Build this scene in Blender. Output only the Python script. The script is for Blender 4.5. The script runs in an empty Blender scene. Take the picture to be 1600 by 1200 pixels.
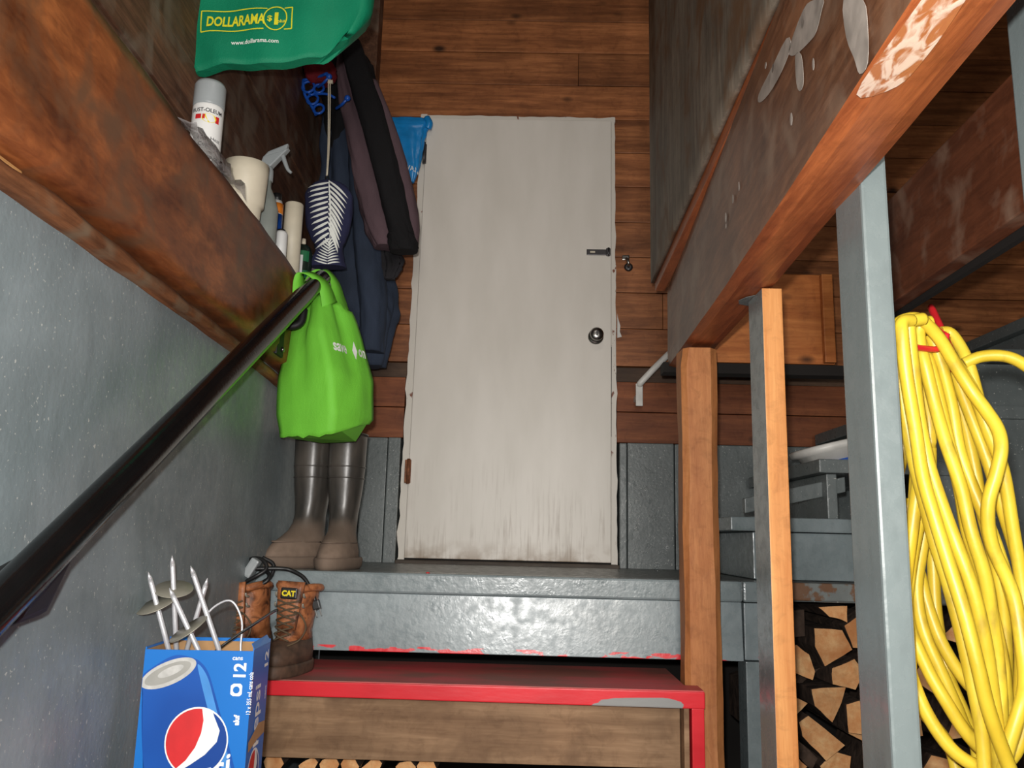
import bpy, bmesh, math, random
from mathutils import Vector, Matrix, noise

random.seed(7)
R = math.radians
sc = bpy.context.scene
C = sc.collection

# ---------------- camera ----------------
def cam_axes(p, y, r):
    cy, sy, cp, sp, cr, sr = math.cos(y), math.sin(y), math.cos(p), math.sin(p), math.cos(r), math.sin(r)
    f = Vector((sy*cp, cy*cp, sp)); rt = Vector((cy, -sy, 0)); up = rt.cross(f)
    return rt*cr+up*sr, -rt*sr+up*cr, f
rt, up, fw = cam_axes(R(10.5), R(-.9), R(1.4))
CAM = Vector((0, 0, .101))
cd = bpy.data.cameras.new('camera'); cd.sensor_fit = 'HORIZONTAL'; cd.sensor_width = 36
cd.lens = 36*1300/1600; cd.clip_start = .02
co = bpy.data.objects.new('camera', cd); C.objects.link(co)
co.matrix_world = Matrix(((rt.x, up.x, -fw.x, CAM.x), (rt.y, up.y, -fw.y, CAM.y), (rt.z, up.z, -fw.z, CAM.z), (0, 0, 0, 1)))
sc.camera = co

# ---------------- light ----------------
w = bpy.data.worlds.new('world'); sc.world = w; w.use_nodes = True
w.node_tree.nodes['Background'].inputs[0].default_value = (.9, .95, 1, 1)
w.node_tree.nodes['Background'].inputs[1].default_value = .05
def area(name, loc, target, size, energy, col=(1, 1, 1)):
    l = bpy.data.lights.new(name, 'AREA'); l.shape = 'DISK'; l.size = size; l.energy = energy; l.color = col
    o = bpy.data.objects.new(name, l); C.objects.link(o); o.location = loc
    o.rotation_euler = (Vector(target)-Vector(loc)).to_track_quat('-Z', 'Y').to_euler()
    return o
area('camera_flash', (-.025, -.02, .155), (.1, 3, .75), .03, 30, (1, .98, .95))
area('rear_fill', (.32, -1.25, .55), (-.1, 3, .2), 1.1, 62, (1, .95, .88))  # unseen soft fill added behind the camera to even out the walls
area('stairwell_fill', (.02, .9, 2.15), (-.1, 3.0, .3), .3, 3.0, (1, .93, .84))  # added fill above the stairwell, no fixture there
sc.view_settings.view_transform = 'Standard'; sc.view_settings.look = 'None'
sc.view_settings.gamma = 1; sc.view_settings.use_curve_mapping = False
sc.view_settings.exposure = 0.0

# ---------------- material helpers ----------------
def srgb(c):
    return tuple(((v/255)/12.92 if v/255 <= .04045 else ((v/255+.055)/1.055)**2.4) for v in c)+(1,)
class N:
    def __init__(s, name):
        s.m = bpy.data.materials.new(name); s.m.use_nodes = True; s.t = s.m.node_tree; s.n = s.t.nodes
        s.b = s.n['Principled BSDF']
    def new(s, k, **kw):
        n = s.n.new(k)
        for a, v in kw.items(): setattr(n, a, v)
        return n
    def link(s, a, b): s.t.links.new(a, b)
    def coord(s, scale=(1, 1, 1), loc=(0, 0, 0)):
        tc = s.new('ShaderNodeTexCoord'); mp = s.new('ShaderNodeMapping')
        mp.inputs['Scale'].default_value = scale; mp.inputs['Location'].default_value = loc
        s.link(tc.outputs['Object'], mp.inputs['Vector']); return mp.outputs['Vector']
    def noise(s, scale, stretch=(1, 1, 1), detail=4, dist=0, loc=(0, 0, 0), rough=.5):
        n = s.new('ShaderNodeTexNoise'); n.inputs['Scale'].default_value = scale
        n.inputs['Detail'].default_value = detail; n.inputs['Distortion'].default_value = dist
        n.inputs['Roughness'].default_value = rough
        s.link(s.coord(stretch, loc), n.inputs['Vector']); return n.outputs['Fac']
    def ramp(s, fac, stops, interp='LINEAR'):
        r = s.new('ShaderNodeValToRGB'); r.color_ramp.interpolation = interp
        e = r.color_ramp.elements
        while len(e) < len(stops): e.new(.5)
        for i, (p, c) in enumerate(stops):
            e[i].position = p; e[i].color = c if isinstance(c, tuple) else (c, c, c, 1)
        s.link(fac, r.inputs['Fac']); return r.outputs['Color']
    def mix(s, a, b, fac, mode='MIX'):
        m = s.new('ShaderNodeMix', data_type='RGBA', blend_type=mode)
        for sock, v in ((m.inputs[6], a), (m.inputs[7], b), (m.inputs[0], fac)):
            if isinstance(v, (float, int, tuple)): sock.default_value = v
            else: s.link(v, sock)
        return m.outputs[2]
    def math(s, op, a, b):
        m = s.new('ShaderNodeMath', operation=op)
        for sock, v in ((m.inputs[0], a), (m.inputs[1], b)):
            if isinstance(v, (float, int)): sock.default_value = v
            else: s.link(v, sock)
        return m.outputs[0]
    def sep(s):
        tc = s.new('ShaderNodeTexCoord'); x = s.new('ShaderNodeSeparateXYZ'); s.link(tc.outputs['Object'], x.inputs[0]); return x.outputs
    def bump(s, h, strength=.3, dist=.002):
        b = s.new('ShaderNodeBump'); b.inputs['Strength'].default_value = strength; b.inputs['Distance'].default_value = dist
        s.link(h, b.inputs['Height']); s.link(b.outputs[0], s.b.inputs['Normal'])
    def out(s, col=None, rough=.6, metal=0, spec=.5):
        if col is not None:
            if isinstance(col, tuple): s.b.inputs['Base Color'].default_value = col
            else: s.link(col, s.b.inputs['Base Color'])
        if isinstance(rough, (float, int)): s.b.inputs['Roughness'].default_value = rough
        else: s.link(rough, s.b.inputs['Roughness'])
        s.b.inputs['Metallic'].default_value = metal; s.b.inputs['Specular IOR Level'].default_value = spec
        return s.m

def wood(name, dark, light, axis='Y', grain=40, rough=.6, blotch=.35, knots=True, dirt=None, seed=0, spec=.3, island=0.0, lam=.07):
    n = N(name); st = [1, 1, 1]; st['XYZ'.index(axis)] = lam
    g = n.noise(grain, tuple(st), 6, .8, (seed, seed*2, seed*3))
    g2 = n.noise(grain*3.3, tuple(st), 3, .3, (seed, 0, 0))
    gg = n.mix(g, g2, .4)
    g3 = n.noise(grain*9, tuple(st), 3, 1.2, (0, seed, 0)); gg = n.mix(gg, g3, .22)
    col = n.ramp(gg, [(.36, srgb(dark)), (.5, srgb(tuple((a+b)/2 for a, b in zip(dark, light)))), (.64, srgb(light))])
    col = n.mix(col, n.ramp(n.noise(24, (1, 1, 1), 8, .8, (seed, 3, 1), .68), [(.30, (.60, .56, .52, 1)), (.50, (1, 1, 1, 1))]), .6, 'MULTIPLY')
    bl = n.noise(4.5, (1, 1, 1), 4, .6, (seed*5, 1, 2))
    col = n.mix(col, n.ramp(bl, [(.3, tuple([1-blotch]*3)+(1,)), (.7, (1.0, 1.0, 1.0, 1))]), 1.0, 'MULTIPLY')
    if knots:
        v = n.new('ShaderNodeTexVoronoi'); v.inputs['Scale'].default_value = 8.0; v.inputs['Randomness'].default_value = 1
        st2 = [1, 1, 1]; st2['XYZ'.index(axis)] = .55
        n.link(n.coord(tuple(st2), (seed+.3, .2, .1)), v.inputs['Vector'])
        col = n.mix(srgb(tuple(c*.45 for c in dark)), col, n.ramp(v.outputs['Distance'], [(.06, 0.0), (.16, 1.0)]))
    if dirt:
        col = n.mix(col, srgb(dirt), n.ramp(n.noise(9, (1, 1, 1), 6, .5, (seed, 8, 3)), [(.5, 0.0), (.68, .85)]))
    if island:
        gm = n.new('ShaderNodeNewGeometry')
        col = n.mix(col, n.ramp(gm.outputs['Random Per Island'], [(0, tuple([1-island]*3)+(1,)), (1, (1, 1, 1, 1))]), 1.0, 'MULTIPLY')
    n.bump(gg, .35, .002)
    return n.out(col, rough, 0, spec)

def plain(name, c, rough=.5, metal=0, var=.12, scale=18, bump=.15, bscale=60, spec=.5, bdist=.001):
    n = N(name)
    d = tuple(v*(1-var) for v in c)
    col = n.ramp(n.noise(scale, (1, 1, 1), 4, .3), [(.3, srgb(d)), (.7, srgb(c))])
    if bump: n.bump(n.noise(bscale, (1, 1, 1), 3), bump, bdist)
    return n.out(col, rough, metal, spec)

def greypaint(name, base, lo, glint_specks=True, rough=.38, stretch=(1, 1, 1), chips=None, bump=.5):
    n = N(name)
    col = n.ramp(n.noise(5, stretch, 6, .5), [(.3, srgb(lo)), (.68, srgb(base))])
    col = n.mix(col, srgb(tuple(v*.8 for v in base)), n.ramp(n.noise(28, (1, 1, .3), 5), [(.52, 0.0), (.75, .5)]))
    if glint_specks:
        col = n.mix(col, srgb((190, 192, 186)), n.ramp(n.noise(160, (1, 1, 1), 2, 0), [(.67, 0.0), (.73, .8)]))  # pale specks in the colour imitate glints off the glossy paint
    if chips: col = chips(n, col)
    h = n.mix(n.noise(90, (1, 1, 1), 4), n.noise(14, (1, 1, 1), 3), .4)
    n.bump(h, bump, .0022)
    return n.out(col, n.ramp(n.noise(40), [(.3, rough-.1), (.7, rough+.15)]), 0, .5)

# ---------------- mesh helpers ----------------
class MB:
    def __init__(s): s.bm = bmesh.new(); s.mi = 0
    def _f(s, vs, smooth=False):
        try:
            f = s.bm.faces.new(vs); f.material_index = s.mi; f.smooth = smooth; return f
        except ValueError: return None
    def hexa(s, p, bevel=0, seg=2):   # p: 4 bottom (ccw) then 4 top
        v = [s.bm.verts.new(q) for q in p]
        fs = [s._f([v[i] for i in q]) for q in ((3, 2, 1, 0), (4, 5, 6, 7), (0, 1, 5, 4), (1, 2, 6, 5), (2, 3, 7, 6), (3, 0, 4, 7))]
        if bevel:
            es = list({e for f in fs for e in f.edges})
            r = bmesh.ops.bevel(s.bm, geom=es, offset=bevel, segments=seg, profile=.6, affect='EDGES')
            for f in r['faces']: f.material_index = s.mi
        return s
    def box(s, x0, x1, y0, y1, z0, z1, bevel=0, M=None):
        p = [(x0, y0, z0), (x1, y0, z0), (x1, y1, z0), (x0, y1, z0), (x0, y0, z1), (x1, y0, z1), (x1, y1, z1), (x0, y1, z1)]
        if M: p = [M @ Vector(q) for q in p]
        return s.hexa(p, bevel)
    def loft(s, rings, cap=True, smooth=True, closed=True):
        vs = [[s.bm.verts.new(p) for p in r] for r in rings]
        n = len(vs[0])
        for a, b in zip(vs, vs[1:]):
            for i in range(n if closed else n-1):
                s._f((a[i], a[(i+1) % n], b[(i+1) % n], b[i]), smooth)
        if cap and closed:
            s._f(list(reversed(vs[0]))); s._f(vs[-1])
        return s
    def tube(s, pts, rad, seg=8, smooth_n=0, closed=False):
        pts = [Vector(p) for p in pts]
        if smooth_n: pts = catmull(pts, smooth_n, closed)
        n = len(pts); rads = rad if isinstance(rad, (list, tuple)) else None
        tan = []
        for i in range(n):
            a = pts[(i-1) % n] if (closed or i > 0) else pts[i]; b = pts[(i+1) % n] if (closed or i < n-1) else pts[i]
            t = (b-a); tan.append(t.normalized() if t.length > 1e-9 else Vector((0, 0, 1)))
        u = tan[0].orthogonal().normalized(); rings = []
        for i in range(n):
            u = (u-tan[i]*u.dot(tan[i])); u = u.normalized() if u.length > 1e-6 else tan[i].orthogonal().normalized()
            v = tan[i].cross(u)
            if rads:
                q = i/(n-1)*(len(rads)-1); k = min(int(q), len(rads)-2); r = rads[k]*(1-q+k)+rads[k+1]*(q-k)
            else: r = rad
            rings.append([pts[i]+(u*math.cos(a)+v*math.sin(a))*r for a in [2*math.pi*j/seg for j in range(seg)]])
        if closed: rings.append(rings[0])
        s.loft(rings, cap=not closed)
        return s
    def lathe(s, prof, c=(0, 0, 0), seg=24, M=None, cap=True):
        rings = []
        for r, z in prof:
            ring = [Vector((r*math.cos(a), r*math.sin(a), z)) for a in [2*math.pi*j/seg for j in range(seg)]]
            if M: ring = [M @ p for p in ring]
            rings.append([p+Vector(c) for p in ring])
        return s.loft(rings, cap)
    def poly(s, pts, d):     # polygon extruded by vector d
        a = [s.bm.verts.new(p) for p in pts]; b = [s.bm.verts.new(Vector(p)+Vector(d)) for p in pts]
        s._f(list(reversed(a))); s._f(b)
        n = len(a)
        for i in range(n): s._f((a[i], a[(i+1) % n], b[(i+1) % n], b[i]))
        return s
    def face(s, pts, smooth=False):
        s._f([s.bm.verts.new(p) for p in pts], smooth); return s
    def text(s, string, size, fn, bold=0.0, align='LEFT', cuts=0, xs=1.0):
        cu = bpy.data.curves.new('t', 'FONT'); cu.body = string; cu.size = size; cu.offset = bold*size; cu.align_x = align
        cu.resolution_u = 3
        o = bpy.data.objects.new('t', cu); C.objects.link(o)
        dg = bpy.context.evaluated_depsgraph_get(); me = bpy.data.meshes.new_from_object(o.evaluated_get(dg))
        tb = bmesh.new(); tb.from_mesh(me)
        if cuts: bmesh.ops.subdivide_edges(tb, edges=tb.edges[:], cuts=cuts)
        mp = {v: s.bm.verts.new(fn(v.co.x*xs, v.co.y)) for v in tb.verts}
        for f in tb.faces: s._f([mp[v] for v in f.verts])
        tb.free(); bpy.data.objects.remove(o); bpy.data.curves.remove(cu); bpy.data.meshes.remove(me)
        return s
    def roughen(s, cuts, amp, scale=8, seed=0, verts=None):
        if cuts: bmesh.ops.subdivide_edges(s.bm, edges=s.bm.edges[:], cuts=cuts, use_grid_fill=True)
        for v in s.bm.verts:
            v.co += noise.noise_vector(v.co*scale+Vector((seed, seed, 0)))*amp
        return s
    def build(s, name, mats, parent=None, fixn=True):
        if fixn: bmesh.ops.recalc_face_normals(s.bm, faces=s.bm.faces[:])
        if not isinstance(mats, (list, tuple)): mats = [mats]
        me = bpy.data.meshes.new(name)
        base = Vector((0, 0, 0))
        if parent is not None:
            p = parent
            while p is not None: base += p.location; p = p.parent
        s.bm.transform(Matrix.Translation(-base))
        s.bm.to_mesh(me); s.bm.free()
        for m in mats: me.materials.append(m)
        o = bpy.data.objects.new(name, me); C.objects.link(o)
        if parent is not None: o.parent = parent
        return o

def catmull(pts, n, closed=False):
    out = []; L = len(pts)
    for i in range(L if closed else L-1):
        if closed: p0, p1, p2, p3 = pts[(i-1) % L], pts[i], pts[(i+1) % L], pts[(i+2) % L]
        else: p0, p1, p2, p3 = pts[max(i-1, 0)], pts[i], pts[i+1], pts[min(i+2, L-1)]
        for k in range(n):
            t = k/n
            out.append(.5*((2*p1)+(p2-p0)*t+(2*p0-5*p1+4*p2-p3)*t*t+(3*p1-p0-3*p2+p3)*t**3))
    if not closed: out.append(pts[-1])
    return out

def tag(o, label=None, cat=None, group=None, kind=None):
    if label: o['label'] = label
    if cat: o['category'] = cat
    if group: o['group'] = group
    if kind: o['kind'] = kind
    return o
def thing(name, loc, label, cat, group=None):
    o = bpy.data.objects.new(name, None); o.empty_display_size = .05; C.objects.link(o); o.location = loc
    return tag(o, label, cat, group)
def struct(o): o['kind'] = 'structure'; return o

# slanted planes of the two long sides
def xl(x, y): return x-.035*(y-2.3)
def xr(x, y): return x+.058*(y-2.3)

# ---------------- materials ----------------
M_boards = wood('board_wall_wood', (126, 74, 42), (204, 132, 82), 'X', 22, .5, .35, True, None, 1, .35, .35)
M_boards2 = wood('lower_board_wood', (124, 68, 42), (172, 104, 64), 'X', 22, .6, .3, True, None, 2, .3, .3)
M_dboards = wood('dark_board_wood', (80, 52, 38), (132, 92, 68), 'Y', 40, .6, .4, True, (120, 104, 90), 3, .3, .25, .05)
M_sill = wood('sill_beam_wood', (104, 52, 26), (184, 110, 60), 'Y', 9, .42, .65, False, (98, 70, 50), 4, .5, 0, .3)
M_orange = wood('orange_wood', (136, 68, 36), (190, 108, 60), 'Y', 44, .45, .2, False, None, 5, .4, 0, .06)
M_beamside = wood('beam_side_wood', (98, 62, 42), (150, 104, 74), 'Y', 34, .4, .45, False, (134, 108, 88), 6, .5, 0, .1)
M_header = wood('header_wood', (160, 88, 40), (206, 130, 70), 'X', 26, .5, .25, True, None, 7)
M_ply = wood('weathered_plywood', (104, 94, 82), (148, 136, 120), 'Z', 26, .6, .4, False, (100, 70, 44), 8, .3, 0, .08)
M_post = wood('rough_post_wood', (166, 102, 58), (200, 136, 84), 'Z', 30, .6, .2, False, None, 9, .3, 0, .1)
M_stud = wood('stud_wood', (200, 130, 72), (232, 168, 104), 'Z', 26, .5, .12, False, None, 10, .3, 0, .06)
M_joist = wood('joist_wood', (98, 54, 34), (140, 82, 54), 'Y', 26, .5, .35, False, (150, 120, 100), 11, .4)
M_plank = wood('riser_plank_wood', (120, 92, 66), (168, 138, 106), 'X', 14, .7, .3, True, (104, 80, 58), 12)
M_ledge = wood('splintered_wood', (96, 58, 34), (160, 104, 66), 'Y', 30, .7, .4, False, (120, 104, 84), 13)
M_grey = greypaint('grey_paint', (130, 141, 144), (108, 119, 121), False, .28)
M_greyS = greypaint('grey_wall_paint', (132, 143, 147), (108, 119, 122), True, .42)
M_greyD = greypaint('grey_panel_paint', (106, 113, 113), (88, 95, 95), True, .35)
M_postgrey = greypaint('grey_post_paint', (116, 126, 126), (104, 113, 113), False, .22, (1, 1, .2), None, .25)
M_concrete = plain('bare_concrete', (92, 88, 82), .9, 0, .3, 6, .5, 40)
M_dark = plain('dark_void', (26, 21, 18), .9)
def redchips(n, col):
    s = n.sep()
    band = n.math('LESS_THAN', s[2], -.192)
    k = n.ramp(n.noise(14, (1, 1, 3), 5), [(.54, 0.0), (.56, 1.0)])
    return n.mix(col, srgb((214, 48, 56)), n.math('MULTIPLY', band, k))
M_riser = greypaint('riser_paint', (142, 154, 158), (120, 131, 134), False, .28, (.4, 1, 1), redchips, .35)
def chipwood(n, col):
    return n.mix(col, srgb((110, 78, 54)), n.ramp(n.noise(16, (1, 1, 1), 5), [(.5, 0.0), (.54, 1.0)]))
M_chip = greypaint('chipped_grey_paint', (122, 128, 126), (104, 110, 108), False, .5, (1, 1, 1), chipwood)
def redmat(name, dusty):
    n = N(name)
    col = n.ramp(n.noise(8, (.5, 1, 1), 4), [(.3, srgb((196, 34, 44))), (.7, srgb((222, 46, 56)))])
    if dusty: col = n.mix(srgb((204, 78, 82)), srgb((136, 92, 80)), n.ramp(n.noise(9, (.5, 1, 1), 6), [(.36, 0.15), (.60, .9)]))
    else:
        s = n.sep()
        def mr(v, a, b):
            q = n.new('ShaderNodeMapRange'); n.link(v, q.inputs[0]); q.inputs[1].default_value = a; q.inputs[2].default_value = b; return q.outputs[0]
        wv = n.math('MULTIPLY', n.math('MULTIPLY', mr(s[0], .10, .26), mr(s[0], .43, .35)), mr(s[2], 1.040, 1.024))
        f = n.math('ADD', wv, n.math('MULTIPLY', n.noise(14, (.5, 1, 2.5), 5), .7))
        col = n.mix(col, srgb((140, 142, 140)), n.ramp(f, [(.86, 0.0), (.88, 1.0)]))
    n.bump(n.noise(50, (.3, 1, 1)), .3)
    return n.out(col, .55 if dusty else .35, 0, .4)
M_red = redmat('red_paint', False); M_redtop = redmat('dusty_red_paint', True)
def doorpaint():
    n = N('door_paint')
    col = n.ramp(n.noise(5, (2, 1, .6), 5), [(.3, srgb((214, 208, 198))), (.7, srgb((224, 218, 209)))])
    s = n.sep()
    low = n.new('ShaderNodeMapRange'); n.link(s[2], low.inputs[0])
    low.inputs[1].default_value = .42; low.inputs[2].default_value = .0; low.inputs[3].default_value = 0; low.inputs[4].default_value = 1
    st = n.ramp(n.noise(90, (1, 1, .06), 5, .4), [(.5, 0.0), (.68, .6)])
    bl = n.ramp(n.noise(5, (1, 1, .7), 4, .5, (3, 1, 5)), [(.42, 0.0), (.62, 1.0)])
    f = n.math('MULTIPLY', n.math('MULTIPLY', st, bl), low.outputs[0])
    col = n.mix(col, srgb((120, 96, 74)), f)
    low2 = n.new('ShaderNodeMapRange'); n.link(s[2], low2.inputs[0])
    low2.inputs[1].default_value = .09; low2.inputs[2].default_value = .0; low2.inputs[3].default_value = 0; low2.inputs[4].default_value = 1
    f2 = n.math('MULTIPLY', low2.outputs[0], n.ramp(n.noise(18, (1, 1, 1), 5), [(.4, 0.0), (.6, .9)]))
    col = n.mix(col, srgb((136, 112, 84)), f2)
    n.bump(n.noise(60, (1, 1, .1)), .12, .001)
    return n.out(col, .42, 0, .4)
M_door = doorpaint()
def chipwhite():
    n = N('chipped_white_paint')
    col = n.mix(srgb((212, 206, 196)), srgb((120, 66, 44)), n.ramp(n.noise(30, (1, 1, .6), 6), [(.64, 0.0), (.67, 1.0)]))
    n.bump(n.noise(30, (1, 1, .6)), .3)
    return n.out(col, .5)
M_trim = chipwhite()
M_white = plain('white_paint', (222, 220, 214), .4)
M_black = plain('gloss_black_paint', (14, 14, 15), .16, 0, .3, 18, .2, 120)
M_blackm = plain('black_plastic', (26, 26, 27), .45)
M_steel = plain('steel', (170, 168, 164), .28, 1, .2)
M_dsteel = plain('dark_steel', (78, 76, 78), .4, .8)
M_bright = plain('bright_zinc', (232, 232, 236), .34, .55, .06)
M_dull = plain('dull_zinc_disc', (160, 156, 142), .45, .35, .15)
M_rust = plain('rusty_metal', (150, 92, 58), .7, .2, .4, 60)
def rubber():
    n = N('muddy_rubber')
    s = n.sep()
    mr = n.new('ShaderNodeMapRange'); n.link(n.math('ADD', s[2], n.math('MULTIPLY', n.noise(12), .12)), mr.inputs[0])
    mr.inputs[1].default_value = .21; mr.inputs[2].default_value = .13; mr.inputs[3].default_value = 0; mr.inputs[4].default_value = 1
    col = n.mix(n.ramp(n.noise(20, (1, 1, .3), 5), [(.35, srgb((50, 48, 45))), (.7, srgb((82, 76, 70)))]), n.ramp(n.noise(24), [(.3, srgb((116, 98, 84))), (.7, srgb((142, 122, 106)))]), mr.outputs[0])
    n.bump(n.noise(40), .25)
    r = n.mix((.33, .33, .33, 1), (.85, .85, .85, 1), mr.outputs[0])
    return n.out(col, r, 0, .5)
M_rubber = rubber()
M_sole = plain('muddy_sole', (122, 104, 90), .85)
def cloth(name, c, var=.15, wv=.45, rough=.85):
    n = N(name)
    col = n.ramp(n.noise(9, (1, 1, .5), 5), [(.3, srgb(tuple(v*(1-var) for v in c))), (.7, srgb(c))])
    n.bump(n.mix(n.noise(420, (1, 1, 1), 2), n.noise(16, (1, 1, .35), 5, 1.5), .7), wv, .012)
    return n.out(col, rough, 0, .25)
M_green = cloth('lime_fabric', (116, 200, 62), .06, .25, .6)
M_dgreen = cloth('green_fabric', (12, 128, 92), .12, .3, .6)
M_navy = cloth('navy_fabric', (52, 62, 80), .25)
M_mauve = cloth('mauve_fabric', (98, 78, 84), .15)
M_blackc = cloth('black_fabric', (26, 25, 27), .2)
M_maroon = cloth('maroon_fabric', (110, 22, 30), .2)
M_navyd = cloth('deep_navy_fabric', (44, 46, 76), .1)
M_lace = cloth('speckled_black_fabric', (50, 48, 52), .5)
M_yprint = plain('yellow_print', (222, 216, 40), .6, 0, .05)
M_wprint = plain('white_print', (232, 234, 228), .6, 0, .05)
M_bluepl = plain('blue_plastic', (28, 88, 190), .3)
M_lblue = plain('light_blue_film', (28, 140, 214), .3, 0, .15, 14, .5, 30)
M_redpl = plain('red_plastic', (220, 40, 48), .3)
M_hose = plain('yellow_hose', (238, 208, 50), .38, 0, .1, 10, .15, 90)
def hosemat():
    n = N('yellow_hose_rubber')
    col = n.ramp(n.noise(14), [(.3, srgb((204, 172, 44))), (.7, srgb((226, 198, 60)))])
    col = n.mix(col, srgb((150, 126, 50)), n.ramp(n.noise(45, (1, 1, .4), 6), [(.55, 0.0), (.75, .7)]))
    n.bump(n.noise(90), .15)
    return n.out(col, .4)
M_hose = hosemat()
M_cream = plain('cream_plastic', (216, 206, 184), .5, 0, .06)
M_lgrey = plain('light_grey_plastic', (150, 156, 158), .4, 0, .05)
M_paper = plain('white_label', (226, 226, 224), .5, 0, .04)
M_ink = plain('black_ink', (24, 24, 30), .6)
M_redink = plain('red_ink', (206, 34, 38), .5)
M_yel = plain('yellow_ink', (238, 216, 30), .5)
M_orangeink = plain('orange_ink', (226, 130, 40), .5)
M_clear = N('crumpled_clear_film'); M_clear.b.inputs['Alpha'].default_value = .38
M_clear.bump(M_clear.noise(50), .8, .01); M_clear = M_clear.out(srgb((170, 165, 165)), .15, 0, .8)
M_leather = N('worn_tan_leather')
_c = M_leather.ramp(M_leather.noise(26, (1, 1, 1), 6, .8), [(.34, srgb((66, 40, 28))), (.47, srgb((142, 86, 52))), (.56, srgb((170, 108, 68))), (.68, srgb((104, 64, 42)))])
M_leather.bump(M_leather.noise(40, (1, 1, 1), 5, 1), .6, .004); M_leather = M_leather.out(_c, .5, 0, .4)
M_leathd = plain('dark_scuffed_leather', (98, 74, 58), .7, 0, .35, 40, .6, 50)
M_lace2 = plain('boot_lace', (92, 76, 56), .9)
M_pblue = plain('blue_carton', (18, 108, 190), .38, 0, .03, 4, .05)
M_pside = plain('side_blue_carton', (14, 104, 190), .38, 0, .03, 4, .05)
M_canblue = N('printed_can_blue'); _c = M_canblue.ramp(M_canblue.noise(5, (1, 1, 1), 2), [(.35, srgb((12, 70, 150))), (.65, srgb((20, 84, 170)))]); M_canblue = M_canblue.out(_c, .38)
M_canlt = plain('printed_can_sheen', (70, 140, 210), .38, 0, .1)
M_silver = plain('printed_silver', (190, 190, 186), .4, 0, .15, 60)
M_kraft = plain('brown_cardboard', (176, 136, 92), .85)
M_navyink = plain('navy_ink', (10, 62, 140), .4, 0, .03)
M_logend = wood('split_log_face', (230, 160, 102), (248, 202, 146), 'Y', 26, .8, .2, False, (190, 124, 74), 14, .2, .3, .5)
M_bark = plain('log_bark', (84, 68, 58), .95, 0, .5, 30, 1, 30, .2, .006)
M_grnlabel = plain('green_label', (34, 110, 70), .4)
M_glassg = plain('dark_green_bottle_plastic', (30, 44, 36), .2)

def glaremat():
    n = N('scuffed_glare_wood')  # bright glare on scuffed wood, put into the colour as pale flecks
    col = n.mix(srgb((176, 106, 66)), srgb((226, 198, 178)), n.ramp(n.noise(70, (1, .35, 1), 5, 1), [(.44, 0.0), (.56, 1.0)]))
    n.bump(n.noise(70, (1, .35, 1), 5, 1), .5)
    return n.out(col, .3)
M_glare = glaremat()
M_bracket = plain('matt_black_paint', (16, 16, 17), .6)

# ================= setting =================
m = MB().box(-1.2, 3.2, -2.6, 3.4, -1.4, -1.3); struct(m.build('floor', M_concrete))
m = MB().box(-1.2, 3.2, -2.6, 3.4, 2.42, 2.5)
struct(m.build('ceiling', M_dboards))
# back wall: horizontal boards, ledge strip, lower red boards, grey painted panelling
m = MB(); z = .785
hs = [.155, .15, .15, .15, .155, .15, .15, .155, .15, .15, .12]
for i, h in enumerate(hs):
    for k, (a, b) in enumerate(((-.76, .9-.35*(i % 3)), (.9-.35*(i % 3), 3.2))):
        m.box(a+.0007, b-.0007, 3.25+.0012*((i*7+k) % 3), 3.30, z+.0013, z+h-.0013, .0025)
    z += h
wb = struct(m.build('wall_back', M_boards))
m = MB().box(-.76, 3.2, 3.30, 3.36, -1.3, 2.42); m.build('backing', M_dark, wb)
m = MB()
for a, b in ((-.75, -.475), (.365, 1.9)):
    m.box(a, b, 3.252, 3.30, .48, .60, .003); m.box(a, b, 3.252, 3.30, .603, .722, .003)
m.build('lower_boards', M_boards2, wb)
m = MB().box(-.75, -.47, 3.262, 3.30, .724, .783, .002).box(.365, 1.9, 3.262, 3.30, .724, .783, .002); m.build('ledge_strip', wood('dim_strip_wood', (70, 52, 40), (104, 80, 62), 'X', 22), wb)
m = MB()
m.box(-.75, -.635, 3.25, 3.30, -.02, .472, .003).box(-.628, -.53, 3.225, 3.30, -.02, .476, .004).box(-.526, -.478, 3.215, 3.30, -.02, .476, .004)
m.box(.372, .40, 3.215, 3.30, -.02, .474, .004).box(.405, .585, 3.235, 3.30, -.02, .478, .004).box(.59, 3.2, 3.245, 3.30, -.02, .478, .004)
m.build('grey_panel', M_greyD, wb)
m = MB().poly([(.366, 3.249, .90), (.384, 3.249, .905), (.376, 3.249, .925), (.378, 3.249, .95), (.368, 3.249, .985), (.366, 3.249, 1.0)], (0, -.003, 0)); m.build('paint_remnant', M_white, wb)
# left wall: painted concrete below, boards above the ledge
m = MB(); a, b = -2.5, 3.25
ny, nz = 48, 24; rows = []
for j in range(nz+1):
    r = []
    for i in range(ny+1):
        y = a+(b-a)*i/ny; zz = -1.3+(.555+1.3)*j/nz
        if j == nz: zz += noise.noise(Vector((y*5, 0, 0)))*.014+ .006*(y-1.6)
        r.append((xl(-.72, y)+noise.noise(Vector((y*2, zz*3, 0)))*.008, y, zz))
    rows.append(r)
m.loft(rows, cap=False, closed=False)
m.hexa([(xl(-.96, a), a, -1.3), (xl(-.735, a), a, -1.3), (xl(-.735, b), b, -1.3), (xl(-.96, b), b, -1.3), (xl(-.96, a), a, .53), (xl(-.735, a), a, .53), (xl(-.735, b), b, .53), (xl(-.96, b), b, .53)])
wl = struct(m.build('wall_left', M_greyS, fixn=False))
for mm in wl.data.materials: pass
m = MB(); z = .835; k = 0
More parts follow.
